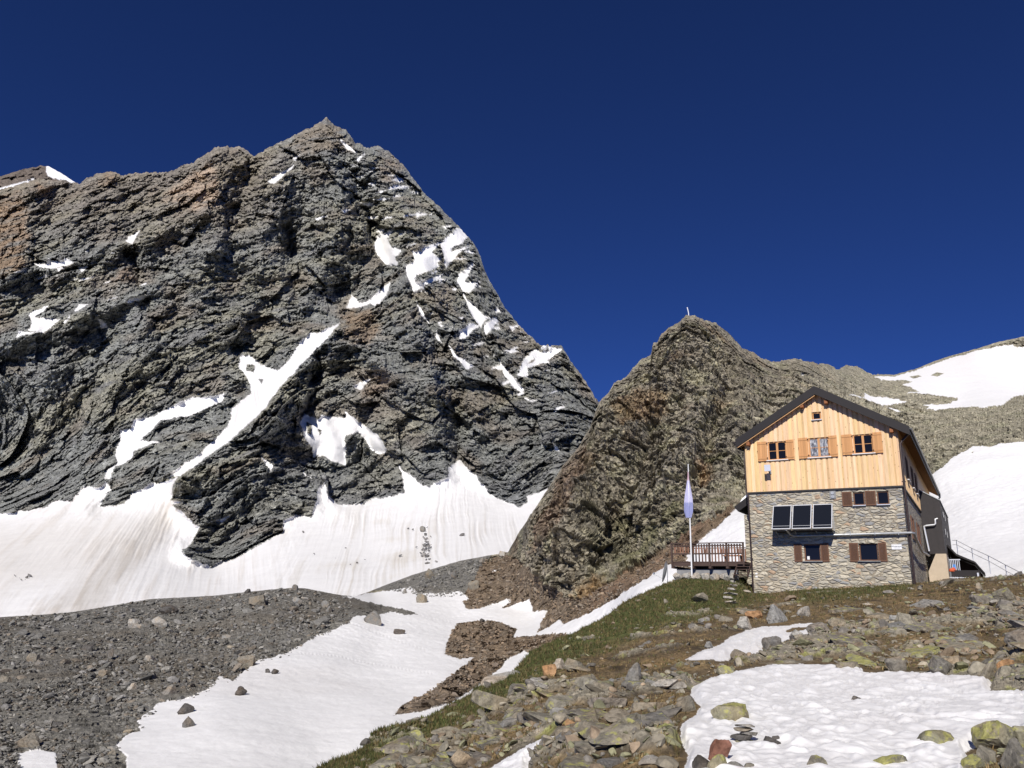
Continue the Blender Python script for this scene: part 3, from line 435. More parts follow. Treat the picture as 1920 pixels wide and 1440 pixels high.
c_soil = mixc(c_soil, (0.085, 0.1, 0.034), 0.92 * green * smoothstep(-0.55, 0.0, n2 + 0.6 * n1 + 0.25)); c_soil = mixc(c_soil, (0.3, 0.2, 0.09), 0.8 * smoothstep(-6, 10, edge_dist([(1205,1240),(1290,1222),(1296,1238),(1270,1245),(1215,1250)], Uw, Vw, 30)))
c_bed = np.ones(U.shape + (3,)) * np.array([0.27, 0.245, 0.19]); c_bed = mixc(c_bed, (0.34, 0.3, 0.235), smoothstep(0, 0.5, n2)); c_bed = mixc(c_bed, (0.17, 0.155, 0.13), smoothstep(0.05, 0.5, -n1)); c_bed = mixc(c_bed, (0.33, 0.34, 0.1), 0.8 * smoothstep(0.25, 0.5, fbm(Q / 0.45, 3, 461).reshape(U.shape)))
cl = mixc(c_soil, (0, 0, 0), outc * 1.0) + c_bed * outc[..., None]
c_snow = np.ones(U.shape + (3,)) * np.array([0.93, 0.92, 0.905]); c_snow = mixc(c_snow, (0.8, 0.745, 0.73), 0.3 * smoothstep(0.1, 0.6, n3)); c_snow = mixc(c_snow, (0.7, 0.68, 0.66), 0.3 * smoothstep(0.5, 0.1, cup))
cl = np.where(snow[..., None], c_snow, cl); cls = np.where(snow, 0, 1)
flatb = smoothstep(1395, 1420, gu); bk = []; hd = P[0] / np.linalg.norm(P[0][:, :2], axis=1, keepdims=True); hd[:, 2] = 0
for k in range(1, 13):
    dy = k * 1.2 * (0.7 + 1.3 * flatb); bk.append(P[0] + hd * dy[:, None] + np.array([0, 0, 1.0]) * (dy * (-0.75 * (1 - flatb) - 0.02 * flatb) - (1 - flatb) * 0.02 * dy * dy)[:, None])
P = np.concatenate([np.array(bk[::-1]), P]); cls = np.concatenate([np.repeat(cls[:1], 12, 0), cls]); cl = np.concatenate([np.repeat(cl[:1], 12, 0), cl])
M_TURF = terrain_mat("alpine_turf", 9.0, 0.9, 0.06, 0.45, 1.65); M_SNOWN = snow_mat("near_snow", 4.0, 0.35, 0.05)
split_sheet(P, cl, cls, {0: ("snow_patch", M_SNOWN, True), 1: ("ground", M_TURF, False)})
fgU, fgV, fgP, fgSnow, fgGreen, fgRocky, fgOut, fgC, fgSd = U, V, P[12:], snow, green, rocky, outc, C, sd
def fg_at(u, v): return at(np.array(u, float), np.array(v, float), FG(np.array([u], float), np.array([v], float))[0])
# ================================================================== builders for made things
class MB:
    """collects shapes and links them as ONE mesh object"""
    def __init__(self): self.v = []; self.f = []; self.c = []; self.s = []
    def add(self, vs, fs, col=(1, 1, 1), smooth=False):
        o = len(self.v); self.v += [tuple(map(float, p)) for p in vs]; self.f += [tuple(i + o for i in f) for f in fs]; self.c += [col] * len(vs); self.s += [smooth] * len(fs); return self
    def box(self, x0, x1, y0, y1, z0, z1, col=(1, 1, 1)):
        return self.add([(x0,y0,z0),(x1,y0,z0),(x1,y1,z0),(x0,y1,z0),(x0,y0,z1),(x1,y0,z1),(x1,y1,z1),(x0,y1,z1)], [(0,3,2,1),(4,5,6,7),(0,1,5,4),(1,2,6,5),(2,3,7,6),(3,0,4,7)], col)
    def prism(self, poly, axis, a, b, col=(1, 1, 1)):
        """poly in the two other axes (x,z for y; y,z for x; x,y for z), extruded a..b along axis"""
        def put(p, t): return (p[0], t, p[1]) if axis == 'y' else ((t, p[0], p[1]) if axis == 'x' else (p[0], p[1], t))
        n = len(poly); vs = [put(p, a) for p in poly] + [put(p, b) for p in poly]
        return self.add(vs, [tuple(range(n))[::-1], tuple(range(n, 2 * n))] + [(i, (i + 1) % n, n + (i + 1) % n, n + i) for i in range(n)], col)
    def tube(self, path, r, k=10, col=(1, 1, 1), cap=True):
        P = [Vector(p) for p in path]; n = len(P); rs = r if hasattr(r, "__len__") else [r] * n; vs = []
        up = None
        for i, p in enumerate(P):
            d = (P[min(i + 1, n - 1)] - P[max(i - 1, 0)]).normalized()
            if up is None: up = d.orthogonal().normalized()
            up = (up - d * up.dot(d)).normalized(); w = d.cross(up)
            vs += [tuple(p + rs[i] * (math.cos(2 * math.pi * j / k) * up + math.sin(2 * math.pi * j / k) * w)) for j in range(k)]
        fs = [(i * k + j, i * k + (j + 1) % k, (i + 1) * k + (j + 1) % k, (i + 1) * k + j) for i in range(n - 1) for j in range(k)]
        self.add(vs, fs, col, True)
        if cap: self.add(vs[:k], [tuple(range(k))[::-1]], col); self.add(vs[-k:], [tuple(range(k))], col)
        return self
    def bar(self, p, q, w, h, col=(1, 1, 1)):
        p, q = Vector(p), Vector(q); d = (q - p).normalized(); s = d.cross(Vector((0, 0, 1)))
        s = Vector((1, 0, 0)) if s.length < 1e-4 else s.normalized(); t = s.cross(d); vs = [tuple(e + a * s * w / 2 + b * t * h / 2) for e in (p, q) for a, b in ((-1, -1), (1, -1), (1, 1), (-1, 1))]
        return self.add(vs, [(0,1,2,3),(7,6,5,4),(0,4,5,1),(1,5,6,2),(2,6,7,3),(3,7,4,0)], col)
    def build(self, name, mat, parent=None, bevel=0):
        me = bpy.data.meshes.new(name); me.from_pydata(self.v, [], self.f); me.polygons.foreach_set("use_smooth", self.s)
        a = me.color_attributes.new("col", 'FLOAT_COLOR', 'POINT'); a.data.foreach_set("color", [x for c in self.c for x in (*c, 1)])
        import bmesh
        bm = bmesh.new(); bm.from_mesh(me); bmesh.ops.recalc_face_normals(bm, faces=bm.faces)
        if bevel: bmesh.ops.bevel(bm, geom=list(bm.edges), offset=bevel, segments=1, affect='EDGES')
        bm.to_mesh(me); bm.free(); me.materials.append(mat); o = bpy.data.objects.new(name, me); COL.objects.link(o)
        if parent: o.parent = parent
        return o
def plain(name, col, rough=0.6, spec=0.3, metal=0.0, var=0.12, scale=6.0, use_col=False):
    m, t, b = nodes(name, rough, spec); L = t.links.new; b.inputs["Metallic"].default_value = metal
    tc = N(t, "TexCoord"); n = N(t, "TexNoise", in_Scale=scale, in_Detail=6.0, in_Roughness=0.65); L(tc.outputs["Object"], n.inputs["Vector"])
    r = ramp(t, [(0.3, tuple(x * (1 - var) for x in col)), (0.7, tuple(x * (1 + var) for x in col))]); L(n.outputs["Fac"], r.inputs[0]); c = r.outputs[0]
    if use_col: a = N(t, "Attribute", attribute_name="col"); c = mul(t, c, a.outputs["Color"])
    L(c, b.inputs["Base Color"]); return m
def wood_mat(name, col, var=0.25, knots=True, vertical='z', rough=0.7):
    m, t, b = nodes(name, rough, 0.25); L = t.links.new; tc = N(t, "TexCoord"); mp = N(t, "Mapping")
    mp.inputs["Scale"].default_value = {'z': (14, 14, 0.9), 'x': (0.9, 14, 14), 'y': (14, 0.9, 14)}[vertical]; L(tc.outputs["Object"], mp.inputs[0])
    n = N(t, "TexNoise", in_Scale=1.0, in_Detail=5.0, in_Roughness=0.6, in_Distortion=0.6); L(mp.outputs[0], n.inputs["Vector"])
    r = ramp(t, [(0.28, tuple(x * (1 - var) for x in col)), (0.72, tuple(min(1, x * (1 + var * 0.6)) for x in col))]); L(n.outputs["Fac"], r.inputs[0])
    a = N(t, "Attribute", attribute_name="col"); c = mul(t, r.outputs[0], a.outputs["Color"])
    if knots:
        mk = N(t, "Mapping"); mk.inputs["Scale"].default_value = (5.2, 5.2, 2.2); L(tc.outputs["Object"], mk.inputs[0]); v = N(t, "TexVoronoi", feature='F1', in_Scale=1.0, in_Randomness=1.0); L(mk.outputs[0], v.inputs["Vector"])
        k = ramp(t, [(0.06, (0.42, 0.3, 0.2)), (0.13, (1, 1, 1))]); L(v.outputs["Distance"], k.inputs[0]); c = mul(t, c, k.outputs[0])
    L(c, b.inputs["Base Color"]); return m
def stone_wall_mat(name, flip=False):
    m, t, b = nodes(name, 0.9, 0.15); L = t.links.new; tc = N(t, "TexCoord"); mp = N(t, "Mapping"); mp.inputs["Scale"].default_value = (2.1, 2.1, 5.0)
    ds = N(t, "TexNoise", in_Scale=2.4, in_Detail=2.0); L(tc.outputs["Object"], ds.inputs["Vector"])
    ad = N(t, "Mix", data_type='RGBA', blend_type='LINEAR_LIGHT'); ad.inputs[0].default_value = 0.11; L(tc.outputs["Object"], ad.inputs[6]); L(ds.outputs["Color"], ad.inputs[7]); L(ad.outputs[2], mp.inputs[0])
    v = N(t, "TexVoronoi", feature='F1', in_Scale=1.0, in_Randomness=0.85); e = N(t, "TexVoronoi", feature='DISTANCE_TO_EDGE', in_Scale=1.0, in_Randomness=0.85); L(mp.outputs[0], v.inputs["Vector"]); L(mp.outputs[0], e.inputs["Vector"])
    sep = N(t, "SeparateColor"); L(v.outputs["Color"], sep.inputs[0])
    r = ramp(t, [(0.0, (0.29, 0.265, 0.225)), (0.16, (0.45, 0.4, 0.31)), (0.34, (0.37, 0.345, 0.29)), (0.48, (0.27, 0.268, 0.262)), (0.58, (0.48, 0.435, 0.345)), (0.74, (0.4, 0.29, 0.2)), (0.82, (0.4, 0.37, 0.3)), (1.0, (0.52, 0.465, 0.365))], 'CONSTANT'); L(sep.outputs[0], r.inputs[0])
    n = N(t, "TexNoise", in_Scale=14.0, in_Detail=6.0, in_Roughness=0.7); L(tc.outputs["Object"], n.inputs["Vector"]); nr = ramp(t, [(0.3, (0.82,) * 3), (0.7, (1.42,) * 3)]); L(n.outputs["Fac"], nr.inputs[0]); c = mul(t, r.outputs[0], nr.outputs[0])
    big = N(t, "TexNoise", in_Scale=0.45, in_Detail=3.0); L(tc.outputs["Object"], big.inputs["Vector"]); br = ramp(t, [(0.42, (0, 0, 0)), (0.58, (1, 1, 1))]); L(big.outputs["Fac"], br.inputs[0])
    mo = N(t, "Mix", data_type='RGBA'); L(br.outputs[0], mo.inputs[0]); mo.inputs[6].default_value = (0.55, 0.49, 0.37, 1); mo.inputs[7].default_value = (0.32, 0.275, 0.205, 1)
    me_ = ramp(t, [(0.035, (0, 0, 0)), (0.08, (1, 1, 1))]); L(e.outputs["Distance"], me_.inputs[0]); mx = N(t, "Mix", data_type='RGBA'); L(me_.outputs[0], mx.inputs[0]); L(mo.outputs[2], mx.inputs[6]); L(c, mx.inputs[7]); L(mx.outputs[2], b.inputs["Base Color"])
    hh = ramp(t, [(0.0, (0, 0, 0)), (0.22, (1, 1, 1))]); L(e.outputs["Distance"], hh.inputs[0]); h2 = N(t, "Math", operation='MULTIPLY_ADD'); L(n.outputs["Fac"], h2.inputs[0]); h2.inputs[1].default_value = 0.35
    h3 = N(t, "Math", operation='MULTIPLY_ADD'); L(sep.outputs[1], h3.inputs[0]); h3.inputs[1].default_value = 0.9; L(hh.outputs[0], h3.inputs[2]); L(h3.outputs[0], h2.inputs[2])
    bp = N(t, "Bump", in_Strength=1.0, in_Distance=0.07); L(h2.outputs[0], bp.inputs["Height"]); L(bp.outputs[0], b.inputs["Normal"]); return m
M = {}
M['stone'] = stone_wall_mat("rubble_masonry"); M['larch'] = wood_mat("new_larch_boards", (0.85, 0.605, 0.35), 0.18); M['soffit'] = wood_mat("soffit_boards", (0.42, 0.25, 0.12), 0.2, False, 'y')
M['beam'] = wood_mat("stained_beam", (0.3, 0.12, 0.05), 0.2, False, 'y'); M['shut_new'] = wood_mat("larch_shutter", (0.6, 0.31, 0.13), 0.1, False); M['shut_old'] = wood_mat("brown_shutter", (0.165, 0.085, 0.052), 0.2, False)
M['oldwood'] = wood_mat("weathered_dark_wood", (0.085, 0.055, 0.045), 0.35, False, 'x'); M['redwood'] = wood_mat("reddish_balustrade_wood", (0.22, 0.11, 0.07), 0.35, False); M['black'] = plain("dark_sheet_metal", (0.028, 0.026, 0.026), 0.55, 0.35, 0, 0.1, 2); M['fascia'] = plain("black_fascia", (0.024, 0.021, 0.022), 0.6, 0.25, 0, 0.08, 2)
M['pipe'] = plain("brown_downpipe", (0.045, 0.028, 0.024), 0.4, 0.5, 0.3); M['galv'] = plain("galvanised_pipe", (0.42, 0.43, 0.43), 0.45, 0.5, 0.6, 0.25, 5); M['gutter'] = plain('dark_gutter', (0.09, 0.09, 0.09), 0.4, 0.5, 0.4, 0.3, 3); M['white'] = plain("white_paint", (0.78, 0.78, 0.78), 0.5, 0.3, 0, 0.05); M['alu'] = plain("aluminium_frame", (0.75, 0.76, 0.78), 0.35, 0.5, 0.4, 0.05); M['clad'] = plain("anthracite_cladding", (0.036, 0.031, 0.031), 0.6, 0.3, 0, 0.15, 3)
M['concrete'] = plain("beige_concrete", (0.52, 0.43, 0.32), 0.85, 0.15, 0, 0.08, 3); M['grey'] = plain("grey_painted_steel", (0.36, 0.37, 0.38), 0.5, 0.4, 0.2, 0.1); M['greywall'] = plain("grey_render", (0.26, 0.26, 0.26), 0.9, 0.1, 0, 0.2, 2); M['blue'] = plain("blue_board", (0.08, 0.25, 0.62), 0.5); M['red'] = plain("orange_red_cloth", (0.6, 0.12, 0.05), 0.8); M['snow'] = snow_mat("roof_snow", 6, 0.3, 0.04); M['ink'] = plain("dark_print", (0.08, 0.1, 0.13), 0.6, 0.2, 0, 0)
def glass_mat(name, col, rough=0.03, reflection=False):
    m, t, b = nodes(name, rough, 0.2); b.inputs["Base Color"].default_value = (*col, 1); b.inputs["IOR"].default_value = 1.5
    if reflection:
        L = t.links.new; tc = N(t, "TexCoord"); mp = N(t, "Mapping"); mp.inputs["Scale"].default_value = (7, 7, 1.8); L(tc.outputs["Object"], mp.inputs[0]); n = N(t, "TexNoise", in_Scale=1.0, in_Detail=3.0, in_Distortion=2.0); L(mp.outputs[0], n.inputs["Vector"])
        r = ramp(t, [(0.35, (0.08, 0.085, 0.1)), (0.5, (0.22, 0.23, 0.26)), (0.66, (0.55, 0.56, 0.58))]); L(n.outputs["Fac"], r.inputs[0]); L(r.outputs[0], b.inputs["Base Color"])  # pale and dark streaks coloured in as the mirrored snow and rock
        bp = N(t, "Bump", in_Strength=0.8, in_Distance=0.05); L(n.outputs["Fac"], bp.inputs["Height"]); L(bp.outputs[0], b.inputs["Normal"])
    return m
M['glass'] = glass_mat("dark_window_glass", (0.008, 0.009, 0.014)); M['reflection'] = glass_mat("glass_with_painted_reflection", (0.2, 0.2, 0.22), 0.25, True); M['solar'] = glass_mat("solar_collector_glass", (0.012, 0.014, 0.02), 0.12)

# ------------------------------------------------------------------ the hut: x along the gable wall, y into the building, z up (world heights)
PHI = math.radians(30.82); H0 = (17.2, 56.59, 0.0)
def hut_world(x, y, z): return np.array([H0[0] + x * math.cos(PHI) + y * math.sin(PHI), H0[1] - x * math.sin(PHI) + y * math.cos(PHI), z])
hut = empty("mountain_hut", H0, -PHI, "stone mountain hut with new larch gable, dark pitched roof and brown shutters", "hut")
YL, RIDGE, SL, TOPZ = 33.0, 5.12, 0.596, 15.25
def roof_z(x): return TOPZ - SL * abs(x - RIDGE)
rw = np.random.default_rng(5)
def wall_panel(mb, x0, x1, z0, z1, holes, y, depth=0.22, col=(1, 1, 1)):
    """front wall face with reveals round its openings"""
    xs = sorted({x0, x1, *[h[0] for h in holes], *[h[1] for h in holes]}); zs = sorted({z0, z1, *[h[2] for h in holes], *[h[3] for h in holes]})
    for xa, xb in zip(xs, xs[1:]):
        for za, zb in zip(zs, zs[1:]):
            if any(xa >= h[0] - 1e-6 and xb <= h[1] + 1e-6 and za >= h[2] - 1e-6 and zb <= h[3] + 1e-6 for h in holes): continue
            mb.add([(xa, y, za), (xb, y, za), (xb, y, zb), (xa, y, zb)], [(0, 1, 2, 3)], col)
    for a, b, c, d in holes:
        q = y + depth; mb.add([(a,y,c),(a,y,d),(a,q,d),(a,q,c)], [(0,1,2,3)], col).add([(b,y,c),(b,y,d),(b,q,d),(b,q,c)], [(3,2,1,0)], col).add([(a,y,c),(b,y,c),(b,q,c),(a,q,c)], [(0,1,2,3)], col).add([(a,y,d),(b,y,d),(b,q,d),(a,q,d)], [(3,2,1,0)], col)
LOW = [(3.55, 4.6, 3.26, 4.38), (7.03, 8.17, 3.26, 4.38)]; UPS = [(6.96, 7.66, 6.9, 7.78), (8.42, 9.15, 6.9, 7.78)]
mb = MB(); wall_panel(mb, 0.03, 9.97, -0.5, 8.1, LOW + UPS, 0.0)
mb.add([(9.97,0,-.5),(9.97,YL-.5,-.5),(9.97,YL-.5,8.1),(9.97,0,8.1)], [(0,1,2,3)]); mb.add([(.03,0,-.5),(.03,YL-.5,-.5),(.03,YL-.5,8.1),(.03,0,8.1)], [(3,2,1,0)]); mb.add([(.03,YL-.5,-.5),(9.97,YL-.5,-.5),(9.97,YL-.5,8.1),(.03,YL-.5,8.1)], [(3,2,1,0)])
mb.build("stone_wall", M['stone'], hut)
# board cladding of the gable: alternating boards, every other one proud
WIN = [(1.58, 2.84, 10.3, 11.62), (4.38, 5.7, 10.3, 11.68), (7.28, 8.5, 10.36, 11.68)]; ATT = [(4.74, 5.36, 12.95, 13.52)]
mb = MB(); x = -0.06; k = 0
while x < 10.06:
    w = float(rw.uniform(0.17, 0.25)) if k % 2 else float(rw.uniform(0.09, 0.16)); xb = min(x + w, 10.06); y0 = -0.1 if k % 2 else -0.05; g = float(rw.uniform(0.86, 1.08) if k % 2 else rw.uniform(0.72, 0.92)); colr = (g, g * float(rw.uniform(0.95, 1.03)), g * float(rw.uniform(0.86, 1.1)))  # narrow recessed boards coloured darker, standing in for shade in the grooves
    for xa, xc in zip(*(lambda s: (s[:-1], s[1:]))(sorted({x, xb, *[e for h in WIN + ATT for e in h[:2] if x < e < xb]}))):
        segs = [(8.08, None)]
        for h in WIN + ATT:
            if xa >= h[0] - 1e-4 and xc <= h[1] + 1e-4: segs = [(a, min(h[2], b) if b else h[2]) for a, b in segs[:-1]] + [(segs[-1][0], h[2]), (h[3], None)]
        for a, b in segs:
            t0, t1 = (roof_z(xa) - 0.42, roof_z(xc) - 0.42) if b is None else (b, b)
            mb.prism([(xa, a), (xc, a), (xc, t1), (xa, t0)], 'y', y0, 0.02, colr)
    x = xb; k += 1
yb = 0.0; k = 0
while yb < 15.6:
    w = float(rw.uniform(0.15, 0.22)); g = float(rw.uniform(0.82, 1.05)); mb.box(9.98, 10.06 if k % 2 else 10.035, yb, yb + w, 8.08, roof_z(10.0) - 0.4, (g, g, g * 0.97)); yb += w; k += 1
mb.prism([(0, 8.1), (10, 8.1), (10, roof_z(10) - .42), (RIDGE, TOPZ - .45), (0, roof_z(0) - .42)], 'y', YL - 0.5, YL - 0.45); mb.box(-0.06, 0.02, 0.02, YL - .5, 8.1, roof_z(0) - .4)
mb.box(9.9, 9.97, 15.6, YL - .5, 8.1, roof_z(10) - .4)
mb.build("board_cladding", M['larch'], hut)
mb = MB(); mb.box(-0.08, 10.1, -0.1, 0.0, 7.97, 8.079); mb.box(9.975, 10.09, 0.0, 15.6, 7.97, 8.079); mb.build("drip_edge", M['black'], hut)
# roof: two dark sheet slopes, boarded soffit below, tall black barge boards in front
EL, ER, YF = -0.55, 10.8, -0.62
mb = MB()
for x0, x1 in ((EL, RIDGE), (RIDGE, ER)):
    mb.prism([(x0, roof_z(x0)), (x1, roof_z(x1)), (x1, roof_z(x1) - .16), (x0, roof_z(x0) - .16)], 'y', YF + .05, YL)
    yy = 0.6
    while yy < YL: mb.prism([(x0, roof_z(x0) + .04), (x1, roof_z(x1) + .04), (x1, roof_z(x1)), (x0, roof_z(x0))], 'y', yy, yy + .03); yy += 0.6
roof = mb.build("roof", M['black'], hut)
mb = MB()
for x0, x1 in ((EL - .03, RIDGE), (RIDGE, ER + .03)):
    z0, z1 = roof_z(x0), roof_z(x1); mb.prism([(x0, z0 + .03), (x1, z1 + .03), (x1, z1 - .58), (x0, z0 - .58)], 'y', YF - .03, YF + .045)
for xe, sg_ in ((EL, -1), (ER, 1)): mb.box(min(xe, xe + sg_ * .03), max(xe, xe + sg_ * .03), YF + .05, YL, roof_z(xe) - .5, roof_z(xe) + .02)
mb.build("barge_board", M['fascia'], roof)
mb = MB()
for x0, x1 in ((EL + .05, RIDGE), (RIDGE, ER - .05)):
    mb.prism([(x0, roof_z(x0) - .165), (x1, roof_z(x1) - .165), (x1, roof_z(x1) - .21), (x0, roof_z(x0) - .21)], 'y', YF + .05, YL - .05)
    yy = 0.5
    while yy < YL: mb.prism([(x0, roof_z(x0) - .215), (x1, roof_z(x1) - .215), (x1, roof_z(x1) - .39), (x0, roof_z(x0) - .39)], 'y', yy, yy + .12); yy += 0.9
mb.prism([(EL + .1, roof_z(EL + .1) - .5), (RIDGE, TOPZ - .5), (RIDGE, TOPZ - .66), (EL + .1, roof_z(EL + .1) - .66)], 'y', YF + .05, YF + .09, (1.9, 1.9, 1.9))
mb.build("soffit", M['soffit'], roof)
for bx, bz in ((4.18, 13.98), (5.8, 14.1), (9.74, 11.72), (0.28, 11.56)):
    MB().box(bx - .11, bx + .11, YF + .1, 0.0, bz - .13, bz + .13).build("purlin_end", M['beam'], hut)
def gutter(xc, z, y0, y1, r=0.085):
    m_ = MB(); n = 9; prof = [(xc + r * math.cos(math.pi + math.pi * i / (n - 1)), z + r * math.sin(math.pi + math.pi * i / (n - 1))) for i in range(n)]
    vs = [(p[0], y, p[1]) for y in (y0, y1) for p in prof]; m_.add(vs, [(i, i + 1, n + i + 1, n + i) for i in range(n - 1)] + [tuple(range(n))[::-1], tuple(range(n, 2 * n))], (1, 1, 1), False)
    y = y0 + .3
    while y < y1: m_.box(xc - r, xc + r, y, y + .03, z - .01, z + .015); y += 0.9
    return m_
gz = roof_z(ER) - .14
gutter(ER + .1, gz, YF - .05, YL + .1).tube([(ER + .1, YL - .05, gz - .06), (ER + .1, YL - .02, gz - .35), (ER - .1, YL - .05, gz - .62), (ER - .5, YL - .05, gz - .75)], .07).build("gutter", M['gutter'], roof)
gutter(EL - .1, gz, YF - .05, YL).tube([(EL - .1, .1, gz - .06), (EL - .05, .1, gz - .4), (-.14, .05, gz - .62), (-.12, -.04, gz - .8), (-.12, -.04, 8.3)], .055).build("gutter", M['pipe'], roof)
MB().tube([(-.12, -.05, 8.3), (-.12, -.05, 8.12), (.0, -.09, 7.85), (.0, -.09, 7.7), (.0, -.09, 0.6)], .06).box(-.09, .09, -.12, .02, 3.4, 3.46).build("downpipe", M['pipe'], hut)
MB().tube([(ER - .1, .15, gz - .2), (10.3, .06, gz - .62), (10.13, -.02, gz - .9), (10.13, -.02, 1.2)], .075).box(10.0, 10.24, -.06, .05, 5.6, 5.66).box(10.0, 10.24, -.06, .05, 8.3, 8.36).box(10.0, 10.24, -.06, .05, 3.0, 3.06).build("downpipe", M['pipe'], hut)
# windows
def leaf(name, mat, x0, x1, z0, z1, y, hinge, louvre):
    m_ = MB()
    if louvre:
        m_.box(x0, x0 + .07, y, y + .035, z0, z1).box(x1 - .07, x1, y, y + .035, z0, z1).box(x0 + .07, x1 - .07, y, y + .035, z0, z0 + .08).box(x0 + .07, x1 - .07, y, y + .035, z1 - .08, z1); z = z0 + .09
        while z < z1 - .1: m_.box(x0 + .07, x1 - .07, y + .008, y + .03, z, z + .035, (0.85, 0.85, 0.85)); z += .05
    else:
        n = 4; w = (x1 - x0) / n
        for i in range(n): g = 1 + .1 * math.sin(i * 2.1 + x0 * 7); m_.box(x0 + i * w, x0 + (i + 1) * w - .006, y, y + .03, z0, z1, (g, g, g))
        for zz in (z0 + .13, z1 - .2): m_.box(x0 + .02, x1 - .02, y - .022, y - .001, zz, zz + .075, (.9, .9, .9))
    return m_
def window(x0, x1, z0, z1, y, frame_mat, sill_mat, pane='glass', mull=True, cross=True, shutters=(), louvre=False, smat=None, recess=.05, sill_over=.12, label=None):
    w = MB(); fw = .075; ya, yb = y + recess, y + recess + .06
    w.box(x0, x0 + fw, ya, yb, z0, z1).box(x1 - fw, x1, ya, yb, z0, z1).box(x0 + fw, x1 - fw, ya, yb, z0, z0 + fw).box(x0 + fw, x1 - fw, ya, yb, z1 - fw, z1)
    if mull: xm = (x0 + x1) / 2; w.box(xm - .075, xm + .075, ya - .004, yb, z0 + fw, z1 - fw)
    if cross:
        zm = (z0 + z1) / 2
        for a, b in ((x0 + fw, (x0 + x1) / 2 - .075), ((x0 + x1) / 2 + .075, x1 - fw)): w.box(a, b, ya + .012, yb, zm - .016, zm + .016)
    f = w.build("window", frame_mat, hut)
    if label: f["label"] = label
    MB().box(x0 + .03, x1 - .03, ya + .03, ya + .04, z0 + .03, z1 - .03).build("pane", M[pane], f)
    MB().box(x0 - sill_over, x1 + sill_over, y - .16, y + recess - .002, z0 - .06, z0 - .012).build("sill", M[sill_mat], f)
    for i, (a, b) in enumerate(shutters):
        s = leaf("shutter", smat, a, b, z0 - .05, z1 + .04, y - .14 if not louvre else y - .08, 0, louvre)
        if not louvre:
            ee = b if a < x0 else a
            for zz in (z0 + .1, z1 - .15): s.box(ee - .045, ee + .045, y - .17, y - .15, zz, zz + .09, (.12, .1, .1))
            s.box((a if a < x0 else b) - .02, (a if a < x0 else b) + .03, y - .175, y - .155, (z0 + z1) / 2, (z0 + z1) / 2 + .05, (.12, .1, .1))
        s.build("shutter", smat, f)
window(*WIN[0], -.06, M['shut_new'], 'white', shutters=((.85, 1.54), (2.84, 3.4)), smat=M['shut_new']); window(*WIN[1], -.06, M['shut_new'], 'white', 'reflection', shutters=((3.7, 4.36), (5.7, 6.27)), smat=M['shut_new'], label="window pane with a painted mountain film"); window(*WIN[2], -.06, M['shut_new'], 'white', shutters=((6.56, 7.25), (8.5, 9.1)), smat=M['shut_new'])
window(4.76, 5.34, 12.97, 13.5, -.06, M['shut_new'], 'alu', mull=False, cross=False, recess=.07, sill_over=.06)
window(*LOW[0], 0, M['shut_old'], 'greywall', mull=False, cross=False, shutters=((2.9, 3.42), (4.63, 5.15)), louvre=True, smat=M['shut_old'], recess=.14); window(*LOW[1], 0, M['shut_old'], 'greywall', mull=False, cross=False, shutters=((6.44, 7.0), (8.2, 8.7)), louvre=True, smat=M['shut_old'], recess=.14)
window(*UPS[0], 0, M['shut_old'], 'alu', mull=False, cross=False, shutters=((6.26, 6.88),), louvre=True, smat=M['shut_old'], recess=.08, sill_over=.05); window(*UPS[1], 0, M['shut_old'], 'alu', mull=False, cross=False, shutters=((7.7, 8.36),), louvre=True, smat=M['shut_old'], recess=.08, sill_over=.05)
MB().box(3.7, 3.86, .13, .135, 3.36, 3.58).build("paper_notice", M['white'], hut)
# side-wall windows
for ya, yb, za, zb in ((4.2, 5.3, 9.2, 10.6), (8.6, 9.7, 9.2, 10.6), (12, 13.1, 9.2, 10.6)):
    f = MB().box(10.06, 10.12, ya - .1, yb + .1, za - .1, za).box(10.06, 10.12, ya - .1, yb + .1, zb, zb + .1).box(10.06, 10.12, ya - .1, ya, za, zb).box(10.06, 10.12, yb, yb + .1, za, zb).box(10.06, 10.1, (ya + yb) / 2 - .06, (ya + yb) / 2 + .06, za, zb).build("window", M['shut_old'], hut); MB().box(10.05, 10.075, ya, yb, za, zb).build("pane", M['glass'], f); MB().box(10.06, 10.2, ya - .15, yb + .15, za - .16, za - .11).build("sill", M['white'], f)
for ya, yb in ((5.2, 6.2), (10.2, 11.2)):
    f = MB().box(9.97, 10.02, ya - .1, yb + .1, 5.0, 5.1).box(9.97, 10.02, ya - .1, yb + .1, 6.5, 6.6).box(9.97, 10.02, ya - .1, ya, 5.1, 6.5).box(9.97, 10.02, yb, yb + .1, 5.1, 6.5).build("window", M['shut_old'], hut); MB().box(9.975, 9.985, ya, yb, 5.1, 6.5).build("pane", M['glass'], f)
    for a, b in ((ya - .85, ya - .12), (yb + .12, yb + .85)): MB().box(9.985, 10.03, a, b, 5.0, 6.6).build("shutter", M['redwood'], f)
